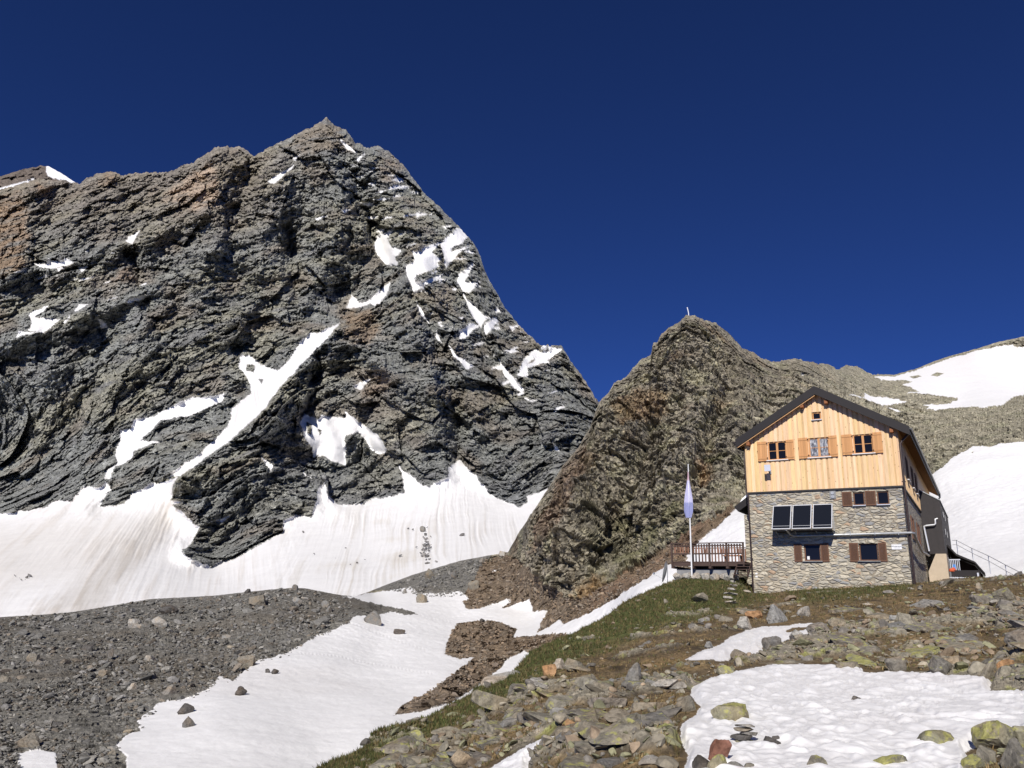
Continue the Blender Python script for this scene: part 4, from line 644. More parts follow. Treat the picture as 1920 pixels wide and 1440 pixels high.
# fittings on the gable wall
fl = MB().box(1.42, 1.84, -.85, -.78, 9.4, 9.86).build("floodlight", M['alu'], hut); MB().box(1.58, 1.68, -.78, -.07, 9.44, 9.5).box(1.54, 1.72, -.1, -.07, 9.3, 9.6).build("bracket", M['grey'], fl)
MB().box(5.48, 5.88, -.05, 0, 7.38, 7.92).build("vent_plate", M['greywall'], hut)
for zz in (7.52, 7.78):
    MB().tube([(5.68, -.05, zz), (5.68, -.1, zz)], .11, 16).build("vent_pipe", M['galv'], hut)
pb, pt, zb_, zt_ = -1.45, -.55, 5.3, 7.0                      # solar collectors, leaning out at the foot
def pan(x, s, off=0.0):  # point on the tilted collector plane
    return (x, pt + (pb - pt) * s + off * .88, zt_ + (zb_ - zt_) * s - off * .47)
for x0 in (1.8, 3.12, 4.45):
    x1 = x0 + 1.24; m_ = MB()
    def slab(m, a, b, s0, s1, o0, o1): m.add([pan(a, s0, o0), pan(b, s0, o0), pan(b, s1, o0), pan(a, s1, o0), pan(a, s0, o1), pan(b, s0, o1), pan(b, s1, o1), pan(a, s1, o1)], [(0,1,2,3),(7,6,5,4),(0,4,5,1),(1,5,6,2),(2,6,7,3),(3,7,4,0)])
    slab(m_, x0, x0 + .05, 0, 1, 0, .12); slab(m_, x1 - .05, x1, 0, 1, 0, .12); slab(m_, x0 + .05, x1 - .05, 0, .03, 0, .12); slab(m_, x0 + .05, x1 - .05, .97, 1, 0, .12); slab(m_, x0 + .05, x1 - .05, .865, .875, .012, .05); slab(m_, x0 + .05, x1 - .05, .03, .97, .1, .115)
    p_ = m_.build("solar_panel", M['alu'], hut); m_ = MB(); slab(m_, x0 + .05, x1 - .05, .03, .97, .02, .03); m_.build("collector_glass", M['solar'], p_)
for x0 in (1.95, 3.2, 4.55, 5.6): MB().bar(pan(x0, .96, .12), (x0, -.02, 4.98), .05, .05).bar((x0, -.02, 4.95), (x0, -.02, 6.95), .05, .05).bar(pan(x0, .04, .12), (x0, -.02, 6.9), .05, .05).build("panel_bracket", M['grey'], hut)
m_ = MB(); m_.prism([(1.82, pb + .15), (5.66, pb + .15), (5.66, 0), (1.82, 0)], 'z', 5.18, 5.2); m_.build("panel_back_sheet", M['fascia'], hut)
m_ = MB(); m_.tube([pan(2.75, .98, .1), (2.85, -.6, 5.0), (3.0, -.32, 4.93), (3.25, -.24, 4.92), (10.28, -.24, 5.0), (10.4, -.1, 4.97), (10.32, 2.5, 4.8), (10.3, 7.5, 4.3), (10.3, 14.8, 4.5)], .085, 12)
for xx in (3.6, 5.1, 6.6, 8.1, 9.5): m_.box(xx, xx + .04, -.34, -.0, 4.87, 5.06)
m_.build("insulated_pipe", M['galv'], hut)
sg = MB().box(9.0, 9.6, -.03, 0, 3.97, 4.29).build("sign", M['white'], hut); sg["label"] = "white sign reading Winterraum"
def lettering(txt, size, x, z, y, parent, name, mat):
    c = bpy.data.curves.new(name, 'FONT'); c.body = txt; c.size = size; c.extrude = .002; c.align_x = 'CENTER'; c.align_y = 'CENTER'; c.offset = 0.0015; c.materials.append(mat)
    o = bpy.data.objects.new(name, c); COL.objects.link(o); bpy.context.view_layer.update(); me = bpy.data.meshes.new_from_object(o); bpy.data.objects.remove(o); o = bpy.data.objects.new(name, me); COL.objects.link(o); o.parent = parent; o.location = (x, y, z); o.rotation_euler = (math.radians(90), 0, 0); return o
lettering("Winterraum", .115, 9.3, 4.165, -.034, sg, "lettering", M['ink']); MB().box(9.12, 9.5, -.034, -.031, 4.06, 4.075).build("small_print", M['grey'], sg)
for zz in (2.15, 2.35): MB().box(.18, .34, -.03, 0, zz, zz + .1).build("junction_box", M['white'], hut)
# small stone extension with a lean-to roof at the left corner
ext = MB(); ext.box(-.95, .02, 2.2, 9, 0.6, 6.75).build("side_extension", M['stone'], hut)
lr = MB().prism([(-1.55, 7.3), (.0, 8.4), (.0, 7.8), (-1.25, 6.95)], 'y', 1.75, 9.2).build("lean_to_roof", M['fascia'], hut); MB().prism([(-1.3, 7.49), (.0, 8.41), (.0, 8.75), (-1.0, 7.95)], 'y', 2.1, 9).build("snow_cover", M['snow'], lr)
# ------------------------------------------------------------------ dark annex behind, with its beige concrete base
annex = empty("annex", hut_world(10.8, 16, 4), -PHI, "dark clad annex on a beige concrete base behind the stone hut", "annex")
def inann(m_): m_.v = [(x - 10.8, y - 16, z - 4) for x, y, z in m_.v]; return m_
m_ = MB().prism([(9.98, 4.7), (11.45, 4.7), (11.45, 8.98), (9.98, 9.9)], 'y', 16, 30)
for xx in (10.5, 11.0): m_.box(xx, xx + .03, 15.985, 16, 4.72, 9.2 if xx > 10.7 else 9.5)
for yy in np.arange(17.4, 30, 1.4): m_.box(11.45, 11.465, yy, yy + .04, 4.72, 8.9)
inann(m_).build("clad_wall", M['clad'], annex)
inann(MB().prism([(9.98, 9.91), (11.52, 8.95), (11.52, 9.02), (9.98, 9.98)], 'y', 15.93, 30.1)).build("roof_edge", M['galv'], annex)
inann(MB().prism([(10.1, 2.0), (11.5, 2.0), (11.5, 4.69), (10.75, 4.69), (10.1, 3.3)], 'y', 15.7, 18)).build("concrete_base", M['concrete'], annex)
m_ = MB()
for yy in np.arange(18.05, 29, .55): m_.box(11.35, 11.45, yy, yy + .3, 2.2, 4.69)
inann(m_).build("base_slats", M['grey'], annex)
for yy, zz in ((18.5, 7.9), (21.5, 7.9), (19, 6.5), (22, 6.5)):
    inann(MB().box(11.45, 11.5, yy, yy + .9, zz, zz + .5)).build("window", M['glass'], annex)
inann(MB().tube([(11.15, 15.8, 7.5), (11.0, 15.75, 7.45), (10.98, 15.75, 7.1), (10.9, 15.75, 7.0), (10.3, 15.75, 6.95), (10.14, 15.75, 6.9), (10.14, 15.75, 6.7), (10.3, 15.75, 4.9)], .07)).build("insulated_pipe", M['alu'], annex)
# ------------------------------------------------------------------ timber deck left of the hut, flagpole, dish
deck = empty("wooden_deck", hut_world(-3, 2, 2.2), -PHI, "dark timber deck with slatted balustrade beside the stone hut", "deck")
def inD(m_): m_.v = [(x + 3, y - 2, z - 2.2) for x, y, z in m_.v]; return m_
DX0, DX1, DY0, DY1, DZ = -5.95, -.55, .2, 5.2, 3.25
m_ = MB()
for yy in np.arange(DY0, DY1, .16): g = float(rw.uniform(.7, 1.2)); m_.box(DX0, DX1, yy, yy + .145, DZ - .05, DZ, (g, g, g))
inD(m_).build("floor", M['oldwood'], deck)
m_ = MB(); m_.box(DX0, DX1, DY0 + .02, DY0 + .14, DZ - .32, DZ - .052).box(DX0, DX1, DY1 - .3, DY1 - .18, DZ - .32, DZ - .052)
for xx in (-5.8, -4.3, -3.0, -1.75): m_.box(xx - .09, xx + .09, DY0 - .25, DY1 - .35, DZ - .5, DZ - .33)
inD(m_).build("floor_beams", M['oldwood'], deck)
for xx in (DX0 + .06, -4.35, -3.05, -1.8, DX1 - .06): inD(MB().box(xx - .06, xx + .06, DY0 - .12, DY0, DZ - .3, DZ + 1.28)).build("post", M['oldwood'], deck)
for yy in (DY1 - .1,):
    for xx in (DX0 + .06, -3.2, DX1 - .06): inD(MB().box(xx - .06, xx + .06, yy, yy + .1, DZ, DZ + 1.28)).build("post", M['oldwood'], deck)
inD(MB().box(DX0, DX1, DY0 - .16, DY0 + .04, DZ + 1.28, DZ + 1.34).box(DX0, DX1, DY0 - .06, DY0 - .01, DZ + .5, DZ + .6).box(DX0, DX1, DY0 - .06, DY0 - .01, DZ + 1.08, DZ + 1.16).box(DX0, DX0 + .12, DY0, DY1, DZ + 1.28, DZ + 1.34).box(DX0, DX1, DY1 - .1, DY1, DZ + 1.28, DZ + 1.34)).build("handrail", M['oldwood'], deck)
xx = DX0 + .25
while xx < DX1 - .2: g = float(rw.uniform(.6, 1.3)); inD(MB().box(xx, xx + .11, DY0 - .008, DY0 + .014, DZ + .52, DZ + 1.24, (g, g, g))).build("baluster", M['redwood'], deck); xx += .2
xx = DX0 + .25
while xx < DX1 - .2: g = float(rw.uniform(.6, 1.2)); inD(MB().box(xx, xx + .1, DY1 - .06, DY1 - .03, DZ + .08, DZ + 1.24, (g, g, g))).build("baluster", M['redwood'], deck); xx += .26
inD(MB().box(-2.2, -.8, .5, .9, DZ + .4, DZ + .46, (2.4, 1.9, 1.2)).box(-2.1, -2.02, .55, .85, DZ, DZ + .4).box(-.98, -.9, .55, .85, DZ, DZ + .4)).build("bench", M['redwood'], deck)
m_ = MB()
for i in range(5): m_.box(-1.02, -.12, DY0 - .15 - .28 * i, DY0 + .12 - .28 * i, DZ - .2 - .2 * i, DZ - .15 - .2 * i)
m_.bar((-1.05, DY0, DZ - .15), (-1.05, DY0 - 1.3, DZ - 1.15), .05, .2).bar((-.1, DY0, DZ - .15), (-.1, DY0 - 1.3, DZ - 1.15), .05, .2)
inD(m_).build("steps", M['oldwood'], deck)
inD(MB().box(-5.7, -1.2, .6, .9, 1.2, 2.72).box(-5.7, -5.4, .9, 4.8, 1.2, 2.72)).build("support_wall", M['greywall'], deck)
pw = hut_world(-4.32, -.15, 2.0); pole = empty("flagpole", pw, -PHI, "tall white flagpole with limp lilac flag rising in front of the deck", "flagpole")
MB().tube([(0, 0, -.6), (0, 0, 4), (0, 0, 8.4)], [.06, .05, .035], 12).build("pole", M['white'], pole)
m_ = MB(); nz, nx = 30, 9; vs = []
for i in range(nz):
    t = i / (nz - 1)
    for j in range(nx):
        s = j / (nx - 1) - .5; wd = .06 + .62 * smoothstep(.0, .75, np.array(t)) * (1 - .35 * smoothstep(.85, 1, np.array(t))); vs.append((s * wd - .1 * t, -.06 + .07 * math.sin(s * 14 + t * 2), 7.8 - 3.4 * t))
m_.add(vs, [(i * nx + j, i * nx + j + 1, (i + 1) * nx + j + 1, (i + 1) * nx + j) for i in range(nz - 1) for j in range(nx - 1)], (1, 1, 1), True)
for i in range(nz):
    for j in range(nx):
        t = i / (nz - 1); m_.c[i * nx + j] = (.5, .36, .42) if t < .2 else ((.5, .49, .68) if t < .66 else (.27, .29, .5))
M['flag'] = plain("thin_flag_cloth", (1, 1, 1), .8, .1, 0, .06, 8, True); m_.build("flag", M['flag'], pole)
dp = hut_world(-6.1, -.9, 1.75); dish = empty("satellite_dish", dp, -PHI, "grey satellite dish on a short mast at the snow edge left of the deck", "satellite dish")
MB().tube([(0.2, 0, -.4), (0.2, 0, 1.3)], .03).build("mast", M['galv'], dish)
m_ = MB(); kk, rr_ = 20, 5; ax = Vector((-.97, -.12, .2)).normalized(); e1 = Vector((0, 0, 1)).cross(ax).normalized(); e2 = ax.cross(e1); vs = [tuple(Vector((.12, 0, .7)))]
for r_ in range(1, rr_ + 1):
    for j in range(kk): q = Vector((.12, 0, .7)) + (r_ / rr_) * (.42 * math.cos(2 * math.pi * j / kk) * e1 + .78 * math.sin(2 * math.pi * j / kk) * e2) + ax * .14 * (r_ / rr_) ** 2; vs.append(tuple(q))
m_.add(vs, [(0, 1 + j, 1 + (j + 1) % kk) for j in range(kk)] + [(1 + (r_ - 1) * kk + j, 1 + r_ * kk + j, 1 + r_ * kk + (j + 1) % kk, 1 + (r_ - 1) * kk + (j + 1) % kk) for r_ in range(1, rr_) for j in range(kk)], (1, 1, 1), True); m_.build("reflector", M['grey'], dish)
MB().tube([(.1, -.1, .1), (-.75, -.2, .55)], .018).box(-.82, -.7, -.26, -.14, .5, .64).build("feed_arm", M['galv'], dish)
# ------------------------------------------------------------------ things right of the annex
cn = empty("steel_handrail", at(1852, 1075, 62), 0, "slim grey steel handrail climbing the snow slope right of the annex", "handrail"); cl_ = np.array(cn.location)
ru = np.array([(1786, 1013), (1793, 1013), (1822, 1028), (1853, 1042), (1885, 1059), (1920, 1077), (1950, 1092)], float); rc = np.array([82, 80, 74, 67, 60, 53, 48.0])
tops = [at(u, v, c) - cl_ for (u, v), c in zip(ru, rc)]
cn_m = MB().tube([tuple(p) for p in tops], .03); cn_m.tube([tuple(p - np.array([0, 0, .45])) for p in tops], .022); cn_m.build("rail", M['alu'], cn)
for p in tops[1:]: MB().tube([tuple(p), tuple(p - np.array([0, 0, 1.5]))], .035).build("post", M['alu'], cn)
sh = empty("woodshed", hut_world(12.6, 21, 3.3), -PHI, "low dark lean-to woodshed with sloping roof beside the annex", "shed")
def inS(m_): m_.v = [(x - 12.6, y - 21, z - 3.3) for x, y, z in m_.v]; return m_
inS(MB().prism([(11.5, 5.75), (12.1, 4.95), (13.4, 4.3), (14.0, 3.4), (13.9, 3.4), (13.35, 4.18), (12.05, 4.8), (11.5, 5.55)], 'y', 20, 27)).build("roof", M['fascia'], sh)
inS(MB().prism([(11.5, 2.4), (13.85, 2.4), (13.85, 3.35), (13.3, 4.17), (12.05, 4.79), (11.5, 5.5)], 'y', 24, 24.1)).build("back_wall", M['oldwood'], sh)
m_ = MB()
for i in range(26): m_.tube([(12.8 + .13 * (i % 6), 22.5, 3.1 + .14 * (i // 6)), (12.8 + .13 * (i % 6), 23.6, 3.1 + .14 * (i // 6))], .06, 8, (float(rw.uniform(.7, 2.2)),) * 3)
inS(m_).build("log_stack", M['shut_old'], sh)
gt = empty("slatted_gate", hut_world(11.85, 19.5, 3.2), -PHI, "small white slatted gate with a blue board beside the annex base", "gate")
m_ = MB()
for i in range(6): m_.box(-.3 + .13 * i, -.25 + .13 * i, -.02, .02, -.3, 1.25)
m_.box(-.33, .48, -.03, .03, 1.2, 1.28).build("slats", M['alu'], gt); MB().box(-.12, .1, -.05, -.03, .2, .85).build("board", M['blue'], gt)
tr = empty("planter_trough", hut_world(12.6, 17, 2.6), -PHI, "long dark trough on the terrace edge right of the concrete base", "trough")
MB().box(-.95, 1.05, -.25, .25, .35, .85).build("trough", M['fascia'], tr); MB().box(-1.1, 1.9, -.4, -.3, .22, .3).box(.85, .97, -.5, -.4, .2, .65).build("ledge", M['alu'], tr)
tag(MB().add([(-.28,-.2,0),(.3,-.22,0),(.33,.2,0),(-.25,.24,0),(-.18,-.1,.22),(.1,-.12,.36),(.24,.1,.2),(-.12,.12,.27)], [(0,3,2,1),(4,5,6,7),(0,1,5,4),(1,2,6,5),(2,3,7,6),(3,0,4,7)], (1,1,1), True).build("jacket", M['red']), "crumpled orange red cloth lying beside the dark trough", "cloth").location = hut_world(11.75, 16.9, 3.35)
sp = at(1291, 592, MID(np.array([1291.0]), np.array([594.0]))[0]); tp = empty("summit_marker", sp, 0, "thin pale marker pole on the summit of the brown rock peak", "marker pole")
MB().tube([(.2, 0, -2.5), (0, 0, 1.1), (-.3, 0, 2.5)], .17, 8).build("pole", M['alu'], tp)
# ================================================================== rocks, rubble, grass
import bmesh
def rock_mesh(name, seed, kind):
    """angular block: a ball cut by random planes, then roughened; bounding box normalised to -1..1"""
    r = np.random.default_rng(seed); bm = bmesh.new(); bmesh.ops.create_icosphere(bm, subdivisions=4, radius=1.0); v = np.array([x.co[:] for x in bm.verts])
    n = {'block': 13, 'slab': 10, 'round': 26, 'shard': 9, 'peak': 16}[kind]
    d = r.normal(size=(n, 3)); d /= np.linalg.norm(d, axis=1, keepdims=True); off = r.uniform({'block': .42, 'slab': .4, 'round': .62, 'shard': .3, 'peak': .5}[kind], {'block': .8, 'slab': .75, 'round': .88, 'shard': .7, 'peak': .8}[kind], n)
    if kind == 'slab': d[:2] = [(0.12, 0.05, 1), (-0.1, 0.08, -1)]; d[:2] /= np.linalg.norm(d[:2], axis=1, keepdims=True); off[:2] = .34
    v += 0.1 * np.stack([fbm(v * 1.3 + seed, 2, seed + i) for i in range(3)], 1)
    for _ in range(2):
        for a, o in zip(d, off): q = v @ a - o; v -= np.clip(q, 0, None)[:, None] * a * 0.97
    nn = v / np.linalg.norm(v, axis=1, keepdims=True); v += nn * (0.035 * fbm(v * 3.5 + seed, 4, seed + 7) + 0.02 * facet(v * 4 + seed, seed + 3, 1.2, 0.6))[:, None]
    if kind == 'peak': v[:, :2] *= (1.0 - 0.26 * (v[:, 2:] + 1))
    lo, hi = v.min(0), v.max(0); v = (v - (lo + hi) / 2) / ((hi - lo) / 2)
    for x, p in zip(bm.verts, v): x.co = p
    me = bpy.data.meshes.new(name); bm.to_mesh(me); bm.free(); me.polygons.foreach_set("use_smooth", [False] * len(me.polygons)); return me
def rock_mat(name, cols, lichen=0.0, lich=(0.4, 0.385, 0.13), scale=1.0):
    m, t, b = nodes(name, 0.92, 0.12); L = t.links.new; tc = N(t, "TexCoord"); oi = N(t, "ObjectInfo"); ge = N(t, "NewGeometry")
    r0 = ramp(t, [(i / max(1, len(cols) - 1), c) for i, c in enumerate(cols)]); L(oi.outputs["Random"], r0.inputs[0])
    n = N(t, "TexNoise", in_Scale=8.0 * scale, in_Detail=10.0, in_Roughness=0.72); L(ge.outputs["Position"], n.inputs["Vector"]); r = ramp(t, [(0.32, (0.42,) * 3), (0.68, (1.5,) * 3)]); L(n.outputs["Fac"], r.inputs[0]); c = mul(t, r0.outputs[0], r.outputs[0])
    n3 = N(t, "TexNoise", in_Scale=1.4 * scale, in_Detail=4.0); L(ge.outputs["Position"], n3.inputs["Vector"]); r3 = ramp(t, [(0.45, (1, 1, 1)), (0.7, (1.13, 0.98, 0.83))]); L(n3.outputs["Fac"], r3.inputs[0]); c = mul(t, c, r3.outputs[0])
    if lichen:
        n2 = N(t, "TexNoise", in_Scale=5.0 * scale, in_Detail=8.0, in_Roughness=0.68); L(ge.outputs["Position"], n2.inputs["Vector"]); sp_ = N(t, "SeparateXYZ"); L(ge.outputs["Normal"], sp_.inputs[0])
        md = N(t, "Math", operation='MULTIPLY_ADD'); L(sp_.outputs[2], md.inputs[0]); md.inputs[1].default_value = 0.1; L(n2.outputs["Fac"], md.inputs[2])
        ad = N(t, "Math", operation='MULTIPLY_ADD'); L(oi.outputs["Random"], ad.inputs[0]); ad.inputs[1].default_value = 0.06; L(md.outputs[0], ad.inputs[2])
        rl = ramp(t, [(0.735 - 0.075 * lichen, (0, 0, 0)), (0.79 - 0.075 * lichen, (0.85, 0.85, 0.85))]); L(ad.outputs[0], rl.inputs[0])
        lc = ramp(t, [(0.35, tuple(x * .7 for x in lich)), (0.65, tuple(x * 1.25 for x in lich))]); L(n.outputs["Fac"], lc.inputs[0]); mx = N(t, "Mix", data_type='RGBA'); L(rl.outputs[0], mx.inputs[0]); L(c, mx.inputs[6]); L(lc.outputs[0], mx.inputs[7]); c = mx.outputs[2]
    L(c, b.inputs["Base Color"]); bp = N(t, "Bump", in_Strength=1.0, in_Distance=0.05 / scale); L(n.outputs["Fac"], bp.inputs["Height"]); L(bp.outputs[0], b.inputs["Normal"]); return m
KINDS_ = ['block', 'block', 'slab', 'block', 'slab', 'round', 'block', 'shard', 'slab', 'block', 'round', 'shard', 'block', 'slab', 'peak']
RM = {'lichen': rock_mat("lichened_rock", [(0.23, 0.212, 0.172), (0.28, 0.255, 0.2), (0.19, 0.178, 0.158), (0.255, 0.228, 0.17)], 0.85), 'yellow': rock_mat("yellow_lichen_rock", [(0.25, 0.24, 0.17), (0.3, 0.28, 0.2)], 2.1), 'grey': rock_mat("grey_rock", [(0.22, 0.215, 0.2), (0.3, 0.295, 0.275), (0.17, 0.165, 0.155), (0.26, 0.24, 0.21)], 0),
      'rust': rock_mat("rust_rock", [(0.36, 0.2, 0.1), (0.42, 0.26, 0.14)], 0.2), 'tan': rock_mat("tan_rock", [(0.33, 0.285, 0.215), (0.3, 0.26, 0.2)], 0), 'dun': rock_mat("dun_rock", [(0.26, 0.235, 0.19), (0.23, 0.21, 0.175)], 0), 'red': rock_mat("red_brown_rock", [(0.24, 0.115, 0.075), (0.22, 0.11, 0.08)], 0), 'dark': rock_mat("dark_rock", [(0.1, 0.095, 0.09), (0.13, 0.12, 0.11)], 0), 'pale': rock_mat("pale_rock", [(0.4, 0.385, 0.35), (0.36, 0.34, 0.3)], 0.0), 'scree': rock_mat("brown_scree_rock", [(0.2, 0.14, 0.1), (0.26, 0.18, 0.12), (0.17, 0.13, 0.1)], 0)}
_cache = {}
def rock_data(k, mat):
    if (k, mat) not in _cache:
        me = rock_mesh("rock", 100 + k, KINDS_[k]); me.materials.append(RM[mat]); _cache[(k, mat)] = me
    return _cache[(k, mat)]
rk = np.random.default_rng(77)
def put_rock(name, pos, size, k, mat, rot=None, label=None, cat="boulder", group=None):
    o = bpy.data.objects.new(name, rock_data(k, mat)); COL.objects.link(o); o.location = [float(x) for x in pos]; o.scale = [float(x) for x in size]
    o.rotation_euler = rot if rot is not None else (float(rk.uniform(-.15, .15)), float(rk.uniform(-.15, .15)), float(rk.uniform(-.5, .5))); return tag(o, label, cat, group)
def boulder(box, k, mat, label, surf, tilt=(0, 0, 0), cat="boulder", name="boulder", sink=0.3, deep=0.8):
    u0, v0, u1, v1 = box; c = surf((u0 + u1) / 2, v1); dep = c @ CF; w = (u1 - u0) * dep / FPX; h = (v1 - v0) * dep / FPX; hd = np.array([c[0], c[1], 0]); hd /= np.linalg.norm(hd)
    put_rock(name, c + hd * w * deep * 0.42 + np.array([0, 0, h * (0.5 - sink * 0.5)]), (w * .52, w * deep * .5, h * (.5 + sink * .5)), k, mat, tilt, label, cat)
BEDROCK = {(1233,1238,1292,1294), (1073,1262,1142,1314), (1038,1280,1078,1320), (1036,1314,1077,1354), (1075,1313,1126,1353), (1132,1316,1182,1348), (1052,1352,1150,1470), (844,1338,878,1394), (888,1366,934,1434), (1590,1205,1640,1246), (1700,1200,1760,1228), (1143,1240,1178,1286)}
def bedrock(box, k, mat, label, surf, yaw):
    """slab that lies in the slope: its length follows the ground, only its upper face and broken front edge stand out"""
    u0, v0, u1, v1 = box; uc = (u0 + u1) / 2; a, b = surf(uc, v1), surf(uc, v0); w = (u1 - u0) * (a @ CF) / FPX; d = b - a; d *= min(1, 2.2 * w / np.linalg.norm(d)); L_ = np.linalg.norm(d)
    o = put_rock("boulder", a + d * .5 + np.array([0, 0, .02 * w]), (w * .54, L_ * .55, w * .13), k, mat, (math.asin(d[2] / L_) + .1, 0, math.atan2(-d[0], d[1]) + yaw), label, "boulder")
f_, m__ = fg_at, mid_at
